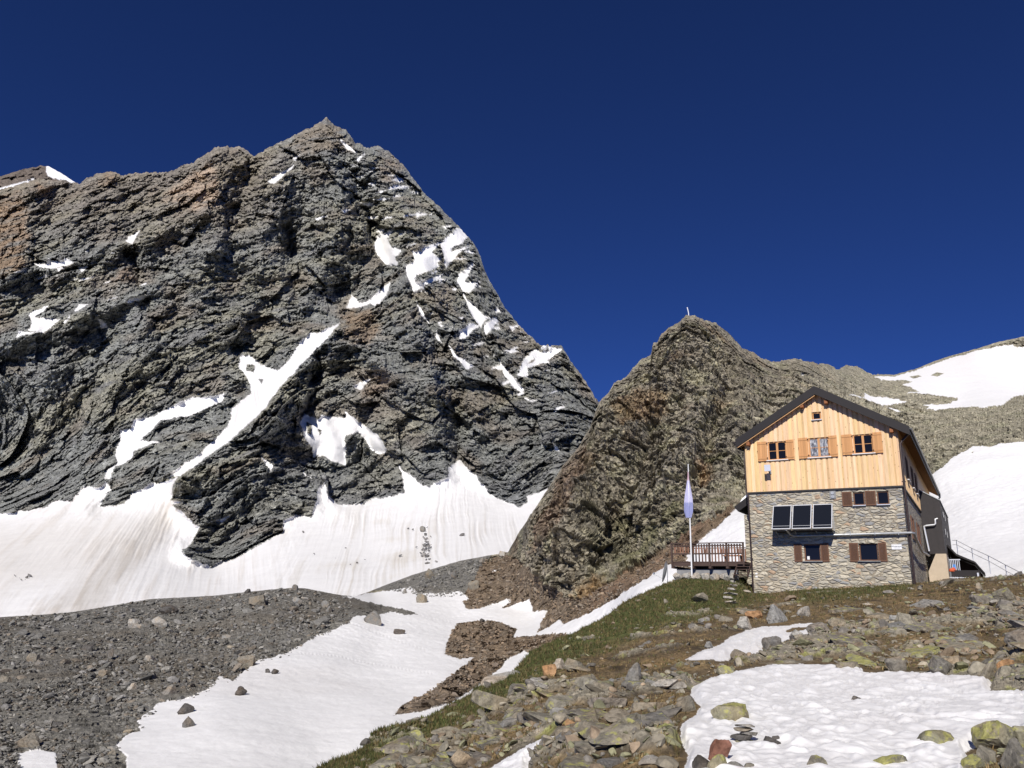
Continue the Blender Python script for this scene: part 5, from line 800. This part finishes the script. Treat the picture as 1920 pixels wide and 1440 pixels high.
for box, k, mat, lab, tl in [
 ((1328,1321,1405,1361),3,'yellow',"large lichened boulder half sunk in the big snow patch above the little cairn",(0,.1,.3)),
 ((1718,1374,1806,1411),5,'yellow',"broad low lichened boulder lying in the lower right of the big snow patch",(0,0,.2)),
 ((1828,1351,1914,1408),0,'yellow',"big bright yellow lichen boulder at the right edge of the big snow patch",(.1,-.1,.5)),
 ((1900,1363,1950,1402),6,'yellow',"lichened block leaning behind the brightest yellow boulder at the picture's right edge",(0,.2,.1)),
 ((1878,1392,1945,1448),9,'lichen',"grey lichened block in the bottom right corner below the bright yellow boulder",(.2,.1,.9)),
 ((1836,1403,1880,1440),12,'lichen',"dark cracked block tucked under the bright yellow boulder",(0,-.2,.4)),
 ((1805,1418,1850,1450),1,'yellow',"lichened stone on the snow margin at the bottom right, left of the block heap",(0,0,.7)),
 ((1594,1306,1622,1321),14,'dark',"small dark pointed stone alone in the middle of the big snow patch",(0,0,.1)),
 ((1328,1386,1366,1440),6,'red',"red brown pointed boulder standing at the lower left of the big snow patch",(.15,.4,.3)),
 ((1298,1422,1338,1452),12,'dark',"dark grey block at the bottom edge left of the red brown pointed boulder",(0,.1,.3)),
 ((1321,1419,1366,1455),7,'yellow',"green lichened wedge directly below the red brown pointed boulder",(0,-.2,0)),
 ((1362,1431,1396,1452),10,'grey',"small grey stone at the bottom edge right of the green lichened wedge",(0,0,0)),
 ((1393,1433,1421,1452),5,'lichen',"small lichened stone cut by the bottom edge below the cairn",(0,0,.3)),
 ((1511,1420,1554,1452),10,'lichen',"rounded dark boulder with lichen at the bottom middle of the big snow patch",(0,0,.4)),
 ((1633,1416,1708,1450),7,'yellow',"long green wedge of rock at the bottom edge right of the rounded dark boulder",(0,.2,.1)),
 ((1430,1384,1462,1408),2,'dark',"dark thin slab lying on the snow right of the cairn",(0,.15,.3)),
 ((1448,1379,1470,1402),4,'dark',"second dark thin slab leaning on its twin right of the cairn",(0,-.3,.5)),
 ((1866,1237,1904,1264),3,'rust',"orange flat topped block on the slope above the right end of the big snow patch",(0,.1,.2)),
 ((1878,1257,1930,1278),4,'tan',"flat tan slab lying directly below the orange flat topped block",(0,0,.1)),
 ((1842,1232,1871,1272),7,'lichen',"tall tilted lichened slab standing left of the orange block",(.1,.25,.2)),
 ((1862,1102,1908,1137),0,'lichen',"big tilted pale boulder with lichen crown on the terrace brow right of the annex",(.1,.25,.4)),
 ((1820,1112,1864,1136),6,'lichen',"brownish lichened block touching the big tilted pale boulder on its left",(0,.1,.2)),
 ((1828,1092,1845,1107),9,'tan',"tan stone on the terrace brow in front of the dark trough",(0,0,.2)),
 ((1378,1156,1414,1181),9,'pale',"pinkish pale block at the upper left end of the small snow strip",(0,.1,.3)),
 ((1437,1134,1477,1168),14,'grey',"grey pyramid shaped boulder standing in the turf above the small snow strip",(0,0,.2)),
 ((1396,1144,1430,1161),3,'rust',"reddish flat boulder between the pinkish block and the grey pyramid boulder",(0,.1,.1)),
 ((1494,1136,1521,1154),7,'pale',"pale grey leaning stone right of the grey pyramid boulder",(0,.2,.2)),
 ((1370,1219,1405,1240),12,'lichen',"dark based boulder on the lower rim of the small snow strip",(0,0,.3)),
 ((1428,1193,1467,1226),6,'grey',"large dark cracked block on the right rim of the small snow strip",(0,.1,.4)),
 ((1481,1181,1510,1202),0,'pale',"pale block standing inside the right end of the small snow strip",(0,0,.1)),
 ((1516,1166,1556,1190),1,'grey',"grey block at the right tip of the small snow strip",(0,.2,.1)),
 ((1320,1203,1338,1216),9,'grey',"small stone at the upper left margin of the small snow strip",(0,0,.2)),
 ((1233,1238,1292,1294),1,'lichen',"big grey outcrop block with cracks left of the upper corner of the big snow patch",(0,.15,.2)),
 ((1268,1275,1292,1294),5,'tan',"small tan stone leaning on the big grey outcrop block",(0,0,.2)),
 ((1344,1249,1377,1267),10,'yellow',"yellow lichened stone on the upper rim of the big snow patch",(0,0,.1)),
 ((1260,1307,1304,1335),7,'lichen',"lichened boulder melting out at the left rim of the big snow patch",(0,-.15,.2)),
 ((1073,1262,1142,1314),8,'lichen',"wide grey lichened slab in the middle of the bedrock left of the big snow patch",(.25,.15,.2)),
 ((1038,1280,1078,1320),3,'tan',"square tan slab set against the wide grey lichened slab",(.2,.05,.1)),
 ((1036,1314,1077,1354),1,'lichen',"cracked grey block below the square tan slab",(.15,0,.2)),
 ((1075,1313,1126,1353),3,'lichen',"squarish bedrock block below the wide grey lichened slab",(.15,.1,0)),
 ((1132,1316,1182,1348),9,'tan',"pinkish tan block with flat foot right of the squarish bedrock block",(.1,.05,.1)),
 ((1054,1349,1082,1368),0,'rust',"orange tan stone just above the snow tongue at the bottom",(0,0,.2)),
 ((1052,1352,1150,1470),13,'lichen',"huge smooth bedrock slab with lichen right of the bottom snow tongue",(.35,.1,.25)),
 ((1014,1245,1042,1272),11,'rust',"orange brown upright block at the top of the rock heap above the grassy edge",(0,.15,.1)),
 ((1034,1236,1062,1257),9,'pale',"pale grey block in the rock heap beside the orange brown upright block",(0,0,.3)),
 ((1058,1238,1098,1258),4,'lichen',"long flat slab in the rock heap right of the orange brown upright block",(0,.15,.2)),
 ((1143,1240,1178,1286),1,'grey',"dark jumbled block above the pinkish tan block",(0,.1,.3)),
 ((1172,1244,1202,1290),7,'grey',"dark upright shard beside the dark jumbled block",(0,.1,.1)),
 ((1188,1276,1216,1300),11,'tan',"pinkish splintered stone right of the dark upright shard",(0,-.1,.2)),
 ((844,1338,878,1394),8,'lichen',"leaning lichened slab near the lower left grassy edge",(.2,-.2,.1)),
 ((888,1366,934,1434),1,'grey',"tall cracked grey block above the left end of the bottom snow tongue",(.1,.1,.2)),
 ((842,1408,888,1444),0,'tan',"tan block at the bottom edge left of the tall cracked grey block",(0,0,.2)),
 ((856,1419,884,1436),2,'red',"flat red brown stone lying on the tan block at the bottom edge",(0,.1,.3)),
 ((768,1371,796,1391),10,'yellow',"rounded yellow green lichened boulder on the grassy edge above the gully snow",(0,0,.2)),
 ((1010,1388,1032,1404),5,'grey',"grey stone bordering the top of the bottom snow tongue",(0,0,.2)),
 ((700,1402,722,1412),2,'yellow',"small flat yellow stone on the grass at the far lower left of the slope",(0,0,.2)),
 ((1565,1240,1612,1262),3,'lichen',"block with lichen top on the upper rim of the big snow patch, left of centre",(0,.1,.2)),
 ((1590,1205,1640,1246),1,'yellow',"lichened bedrock block above the middle of the big snow patch rim",(.1,.1,.2)),
 ((1700,1200,1760,1228),7,'yellow',"dark split lichened outcrop in the middle of the rocky band",(.1,.3,.2)),
 ((1745,1232,1790,1266),12,'lichen',"upright lichened block on the right part of the big snow patch rim",(0,0,.1)),
 ((1660,1232,1700,1258),6,'lichen',"stubby lichened block on the snow rim between two larger outcrops",(0,0,.4)),
 ((1680,1150,1720,1172),4,'lichen',"flat lichened slab high in the rocky band below the hut's right corner",(0,.05,.2)),
 ((1890,1180,1935,1212),1,'grey',"grey block at the right picture edge in the rocky band",(0,.1,.2))]:
    bedrock(box, k, mat, lab, f_, tl[2] * .4) if box in BEDROCK else boulder(box, k, mat, lab, f_, tl)
# the little cairn: flat stones one on another
cz = fg_at(1404, 1403); ch = np.array([0, 0, 1.0])
for i, (dx, dz, w, h, mt, lab) in enumerate([(0.0,.04,.17,.05,'yellow',"lowest flat stone of the little cairn, with yellow lichen"),(-.03,.115,.15,.04,'dark',"second dark stone of the little cairn"),(.05,.165,.14,.03,'grey',"grey middle stone of the little cairn"),(-.03,.215,.13,.03,'tan',"brownish fourth stone of the little cairn"),(.01,.27,.11,.028,'pale',"pale capstone on top of the little cairn")]):
    put_rock("cairn_stone", cz + CR * dx * .8 + ch * (dz * .75 + .02) + np.array([0, .1, 0]), (w * .75, .11, h * .7), [4, 8, 13, 2, 4][i], mt, (0, (-1) ** i * .07, .4 * i), lab, "cairn stone", "stones of the little cairn")
for i, (u, v, w) in enumerate([(1375,1092,13),(1374,1099,12),(1371,1106,15),(1368,1115,28),(1364,1122,26),(1370,1131,22),(1398,1110,10)]):
    c = fg_at(u, v); d = (c @ CF) / FPX; put_rock("stepping_stone", c + ch * .05, (w * d * .5, .35, .09), 2 if i % 2 else 4, 'pale', (0, 0, .2 * i), "flat pale stepping stone in the grass path below the deck steps", "stepping stone", "stepping stones below the deck")
for i, (u, v, w, h) in enumerate([(1281,1082,12,17),(1296,1083,17,15),(1319,1083,14,9),(1333,1082,12,11),(1348,1082,16,13),(1360,1080,18,16),(1374,1083,14,10)]):
    p = hut_world(-5.35 + .68 * i, -.25, 2.15); put_rock("wall_stone", p, (.36, .3, .3), [0, 3, 9, 6, 1, 3, 12][i], 'pale', None, "pale stone in the low dry wall under the deck front", "wall stone", "dry wall stones under the deck")
MLIST = [((466,1116,499,1138),3,'dun',"tan block with dark shaded underside on the moraine crest"),((286,1157,315,1177),0,'pale',"pale grey boulder standing out on the upper moraine slope"),((240,1160,263,1170),4,'pale',"upper pale slab of a stacked pair on the moraine"),((240,1169,262,1180),2,'pale',"lower pale slab of a stacked pair on the moraine"),((302,1134,331,1152),12,'dark',"dark block just under the moraine crest"),((50,1226,73,1243),5,'dun',"pale tan boulder at the left side of the moraine"),((66,1237,82,1252),0,'grey',"grey stone touching the pale tan boulder on the moraine"),((184,1256,201,1269),10,'dun',"yellowish stone in the middle of the moraine slope"),((-2,1269,19,1285),5,'dun',"ochre boulder cut by the left picture edge"),((304,1286,331,1308),9,'grey',"grey block low on the moraine near the snow edge"),((444,1229,478,1251),6,'dun',"brownish block half buried above the snow edge"),((268,1229,291,1241),8,'pale',"pale flat stone in the centre of the moraine"),((199,1216,211,1237),11,'grey',"upright grey stone left of the moraine centre"),((121,1269,131,1281),0,'pale',"small bright stone on the lower left moraine"),((32,1377,71,1404),1,'dun',"big boulder with dark face at the lower left of the moraine"),((341,1345,363,1368),0,'grey',"pointed boulder alone on the gully snow"),((440,1291,462,1305),12,'dark',"dark block on the gully snow carrying a smaller stone"),((445,1287,457,1296),10,'dark',"small dark stone sitting on the dark block in the gully snow"),((497,1254,506,1262),10,'dark',"small dark stone on the gully snow near the moraine edge"),((508,1255,523,1264),12,'dark',"larger of the dark stones on the gully snow near the moraine edge"),((333,1322,362,1341),12,'dark',"dark rock cluster at the moraine's snow edge"),((547,1096,559,1108),5,'grey',"rounded boulder on the highest point of the moraine crest"),((458,1104,471,1113),9,'dark',"dark boulder on the moraine crest left of its highest point"),((682,1146,714,1171),1,'grey',"large grey block at the tail end of the moraine"),((737,1179,758,1190),2,'dark',"flat dark slab lying alone on the upper gully snow"),((780,1114,801,1131),5,'dun',"brown rounded boulder on the snow saddle"),((754,1104,763,1113),9,'grey',"small grey boulder on the snow saddle"),((796,1066,813,1086),0,'dun',"tan block on the dark ridge behind the snow saddle"),((843,1070,857,1086),3,'grey',"pale block on the dark ridge behind the snow saddle"),((877,1088,899,1107),6,'dun',"brown block at the foot of the scree beside the snow saddle"),((897,1045,911,1057),9,'grey',"grey block on the crest of the dark ridge"),((935,1033,953,1042),4,'pale',"flat pale slab where the dark ridge meets the rock peak"),((602,1126,617,1139),10,'grey',"rounded grey stone on the right part of the moraine"),((548,1119,566,1134),0,'grey',"grey boulder just below the highest moraine crest"),((610,1136,622,1150),9,'grey',"grey stone low on the right moraine flank"),((899,1160,910,1166),12,'dark',"dark stone on top of the brown scree mound"),((1010,1240,1012,1242),12,'dark',None),((230,1276,246,1288),3,'grey',"grey block above the lower moraine snow edge"),((238,1282,256,1298),9,'pale',"pale block in the lower part of the moraine"),((170,1305,186,1317),4,'grey',"flat grey slab on the lower moraine"),((82,1350,100,1362),6,'grey',"grey block above the small snow patch at the bottom left"),((200,1408,216,1418),9,'dun',"tan stone beside the snow edge at the bottom of the moraine"),((30,1297,44,1306),0,'grey',"grey stone at the far left of the lower moraine")]
for box, k, mat, lab in MLIST:
    if lab: boulder(box, k, mat, lab, m__, (float(rk.uniform(-.1, .1)), float(rk.uniform(-.1, .1)), float(rk.uniform(0, .6))))
# unnamed stones: alike, so they share a label and a group
fid = np.arange(fgU.size); area = (fgC.ravel() / 20) ** 0.7 * (fgSd.ravel() < -4)
okf = (~fgSnow.ravel()) & (fgU.ravel() > 600) & (fgU.ravel() < 1960) & (fgV.ravel() < 1470) & (fgC.ravel() < 50)
wt = okf * (0.22 + fgRocky.ravel() + 0.8 * fgOut.ravel()) * (1 - 0.75 * fgGreen.ravel()) * area
FGP = fgP.reshape(-1, 3); FGC = fgC.ravel()
for i in rk.choice(fid, 120, False, (wt * (fgC.ravel() < 40) * (fgSd.ravel() < -22)) / (wt * (fgC.ravel() < 40) * (fgSd.ravel() < -22)).sum()):
    u, v = fgU.ravel()[i], fgV.ravel()[i]; g0, g1 = fg_at(u, v + 3), fg_at(u, v - 3); d = (g1 - g0) / np.linalg.norm(g1 - g0); s = min(.8, float(np.exp(rk.normal(-1.15, .42))) * (.55 + FGC[i] / 32), .1 + .024 * FGC[i])
    put_rock("slab_rock", FGP[i] - np.array([0, 0, s * .03]), (s * float(rk.uniform(.8, 1.3)), s * float(rk.uniform(.7, 1.2)), s * float(rk.uniform(.18, .34))), int(rk.choice([2, 4, 8, 13, 0, 3, 9, 1])), str(rk.choice(['lichen', 'grey', 'pale', 'tan'], p=[.76, .16, .06, .02])), (math.asin(d[2]) + float(rk.uniform(-.12, .3)), float(rk.uniform(-.2, .2)), math.atan2(-d[0], d[1]) + float(rk.uniform(-.5, .5))), "low bedrock slab half embedded in the turf below the hut", "rock slab", "bedrock slabs in the turf")
for i in rk.choice(fid, 90, False, wt / wt.sum()):
    s = min(.75, .06 + .016 * FGC[i], float(np.exp(rk.normal(-1.75, .42))) * (0.6 + FGC[i] / 30)); k = int(rk.choice([0, 1, 2, 3, 4, 6, 7, 8, 9, 11, 12, 13])); fl_ = float(rk.uniform(.45, .8))
    put_rock("rock", FGP[i] + np.array([0, 0, s * .02]), (s * float(rk.uniform(.7, 1.25)), s * float(rk.uniform(.6, 1)), s * fl_ * .62), k, str(rk.choice(['lichen', 'lichen', 'lichen', 'grey', 'tan', 'yellow', 'pale'], p=[.24, .22, .2, .12, .1, .06, .06])), (float(rk.uniform(-.3, .3)), float(rk.uniform(-.4, .4)), float(rk.uniform(0, 6.3))), "rough grey to tan stone set in the brown turf of the slope below the hut", "rock", "stones in the turf below the hut")
U3, V3 = rk.uniform(-40, 640, 6000), rk.uniform(1105, 1460, 6000); cr = lerp_poly(MID_TOP, U3); okm = inside(MORAINE, U3, V3) & ~inside(SNOW_BITS[0], U3, V3) & ~inside(GULLY_SNOW, U3, V3) & (V3 > cr + 4); U3, V3 = U3[okm], V3[okm]
for i in range(130):
    c = mid_at(U3[i], V3[i]); s = float(np.exp(rk.normal(-1.25, .4))) * (.55 + (c @ CF) / 160); put_rock("rock", c + np.array([0, 0, s * .1]), (s * float(rk.uniform(.7, 1.2)), s * .8, s * float(rk.uniform(.4, .8))), int(rk.integers(0, 14)), str(rk.choice(['grey', 'grey', 'pale', 'tan', 'dark'], p=[.4, .3, .13, .05, .12])), (float(rk.uniform(-.3, .3)), float(rk.uniform(-.3, .3)), float(rk.uniform(0, 6.3))), "grey angular stone lying on the dark moraine gravel", "rock", "stones on the moraine")
def rubble(name, pos, size, cols, seed, mat):
    """loose small stones nobody would count, as one mesh"""
    r = np.random.default_rng(seed); tm = []
    for k in range(12):
        bm = bmesh.new(); bmesh.ops.create_icosphere(bm, subdivisions=2, radius=1); v = np.array([x.co[:] for x in bm.verts]); f = np.array([[y.index for y in x.verts] for x in bm.faces]); bm.free()
        d = r.normal(size=(9, 3)); d /= np.linalg.norm(d, axis=1, keepdims=True)
        for a, o in zip(d, r.uniform(.3, .75, 9)): q = v @ a - o; v = v - np.clip(q, 0, None)[:, None] * a
        v = v / np.abs(v).max(0); tm.append((v, f))
    V_, F_, C_, off = [], [], [], 0; k_ = r.integers(0, 12, len(pos)); an = r.uniform(0, 6.28, len(pos)); ti = r.uniform(-.5, .5, (len(pos), 2))
    for i, p in enumerate(pos):
        v, f = tm[k_[i]]; s = size[i]; v = v * np.array([s * r.uniform(.8, 1.3), s * r.uniform(.7, 1.), s * r.uniform(.35, .75)]); ca, sa = math.cos(an[i]), math.sin(an[i])
        x = v[:, 0] * ca - v[:, 1] * sa; y = v[:, 0] * sa + v[:, 1] * ca; z = v[:, 2] + x * ti[i, 0] + y * ti[i, 1]
        V_.append(np.stack([x, y, z], 1) + p); F_.append(f + off); C_.append(np.repeat(cols[i][None], len(v), 0)); off += len(v)
    o = new_mesh(name, np.concatenate(V_), np.concatenate(F_), mat, np.concatenate(C_)); o["kind"] = "stuff"; return o
M_RUB = terrain_mat("rubble_stone", 7.0, 0.6, 0.03, 0.6, 1.4)
def tint(n, base, var=.35):
    b = np.array(base)[rk.integers(0, len(base), n)]; return b * (1 + rk.uniform(-var, var, (n, 1)))
idx = rk.choice(fid, 2900, False, wt / wt.sum()); sz = np.exp(rk.normal(-3.1, .5, len(idx))) * (.55 + FGC[idx] / 22)
rubble("rubble", FGP[idx] + np.array([0, 0, 1.0]) * sz[:, None] * .15, sz, tint(len(idx), [(.23, .21, .165), (.27, .24, .185), (.18, .165, .145), (.24, .235, .145), (.24, .185, .13)]), 501, M_RUB)
n_ = min(len(U3), 6000); U3, V3 = rk.uniform(-60, 660, 26000), rk.uniform(1100, 1470, 26000); okm = inside(MORAINE, U3, V3) & ~inside(SNOW_BITS[0], U3, V3) & (~inside(GULLY_SNOW, U3 + rk.normal(0, 7, U3.size), V3 + rk.normal(0, 5, U3.size))) & (V3 > lerp_poly(MID_TOP, U3) + 2.5); U3, V3 = U3[okm][:10500], V3[okm][:10500]
pc = at(U3, V3, MID(U3, V3)); dd = pc @ CF; sz = np.exp(rk.normal(-2.5, .55, len(pc))) * (.5 + dd / 80)
rubble("moraine_rubble", pc + np.array([0, 0, .1]), sz, tint(len(pc), [(.18, .175, .16), (.22, .213, .2), (.155, .15, .137), (.25, .24, .215), (.18, .155, .125)]), 502, M_RUB)
U4, V4 = rk.uniform(730, 1290, 30000), rk.uniform(1020, 1350, 30000); oks = (inside(SCREE_TONGUE, U4, V4) | inside(RIDGE2, U4, V4) | (inside(SCREE, U4, V4) & ~inside(GULLY_SNOW, U4, V4))) & (V4 > lerp_poly(MID_TOP, U4) + 3); U4, V4 = U4[oks][:5000], V4[oks][:5000]
pc = at(U4, V4, MID(U4, V4)); dd = pc @ CF; r2 = inside(RIDGE2, U4, V4); sz = np.exp(rk.normal(-2.55, .5, len(pc))) * (.5 + dd / 85); cc = tint(len(pc), [(.21, .16, .115), (.24, .18, .125), (.18, .145, .115), (.24, .2, .155)]); cc[r2] = tint(int(r2.sum()), [(.17, .165, .155), (.23, .22, .2)])
rubble("scree_rubble", pc + np.array([0, 0, .1]), sz, cc, 503, M_RUB)
# debris fallen onto the far snowfield
U5 = np.concatenate([rk.normal(799, 5, 60), rk.uniform(25, 60, 8), rk.uniform(560, 900, 16)]); V5 = np.concatenate([rk.normal(1028, 13, 60), rk.uniform(1078, 1088, 8), rk.uniform(980, 1060, 16)]); FARS = Spline(FAR_PTS); pc = at(U5, V5, FARS(U5, V5)); rubble("avalanche_debris", pc, np.exp(rk.normal(-.55, .4, len(pc))), tint(len(pc), [(.16, .16, .16), (.22, .21, .2)]), 504, M_RUB)
boulder((787,986,798,995), 5, 'grey', "lone grey boulder on the far snowfield above the dark debris streak", lambda u, v: at(np.array(u, float), np.array(v, float), FARS(np.array([u]), np.array([v]))[0]), (0, 0, 0))
# turf: tufts of blades
def tufts(name, pos, h, cols, blades, seed):
    r = np.random.default_rng(seed); n = len(pos); a = r.uniform(0, 6.283, (n, blades)); le = r.uniform(.3, 1.0, (n, blades)) * h[:, None]; rad = r.uniform(0, .5, (n, blades)) * h[:, None]; w = .09 * le + .004
    b = pos[:, None] + np.stack([np.cos(a) * rad, np.sin(a) * rad, 0 * a - .01], -1); sd_ = np.stack([-np.sin(a) * w, np.cos(a) * w, 0 * a], -1); ln = r.uniform(.2, .9, (n, blades)); tip = b + np.stack([np.cos(a) * le * ln, np.sin(a) * le * ln, le], -1)
    co = np.stack([b - sd_, b + sd_, tip], 2).reshape(-1, 3); f = np.arange(len(co)).reshape(-1, 3); c = np.repeat(cols, blades * 3, 0) * r.uniform(.65, 1.35, (len(co) // 3, 1)).repeat(3, 0)
    o = new_mesh(name, co, f, M_BLADE, c); o["kind"] = "stuff"; return o
M_BLADE, _t, _b = nodes("grass_blade", 0.8, 0.15); _a = N(_t, "Attribute", attribute_name="col"); _t.links.new(_a.outputs["Color"], _b.inputs["Base Color"])
okt = (~fgSnow.ravel()) & (fgU.ravel() > 540) & (fgV.ravel() < 1500)
wg = okt * fgGreen.ravel() * area; i_ = rk.choice(fid, 15000, True, wg / wg.sum()); tufts("grass", FGP[i_], rk.uniform(.05, .13, len(i_)) * (.7 + FGC[i_] / 45), tint(len(i_), [(.085, .1, .032), (.11, .112, .042), (.17, .135, .06), (.07, .082, .03), (.13, .1, .05)], .3), 7, 601)
wd = okt * (1 - .9 * fgGreen.ravel()) * (1 - .7 * fgOut.ravel()) * area; i_ = rk.choice(fid, 17000, True, wd / wd.sum()); tufts("dry_grass", FGP[i_], rk.uniform(.04, .1, len(i_)) * (.7 + FGC[i_] / 45), tint(len(i_), [(.2, .145, .07), (.15, .105, .05), (.26, .19, .09), (.11, .09, .04), (.12, .12, .05)], .3), 6, 602)
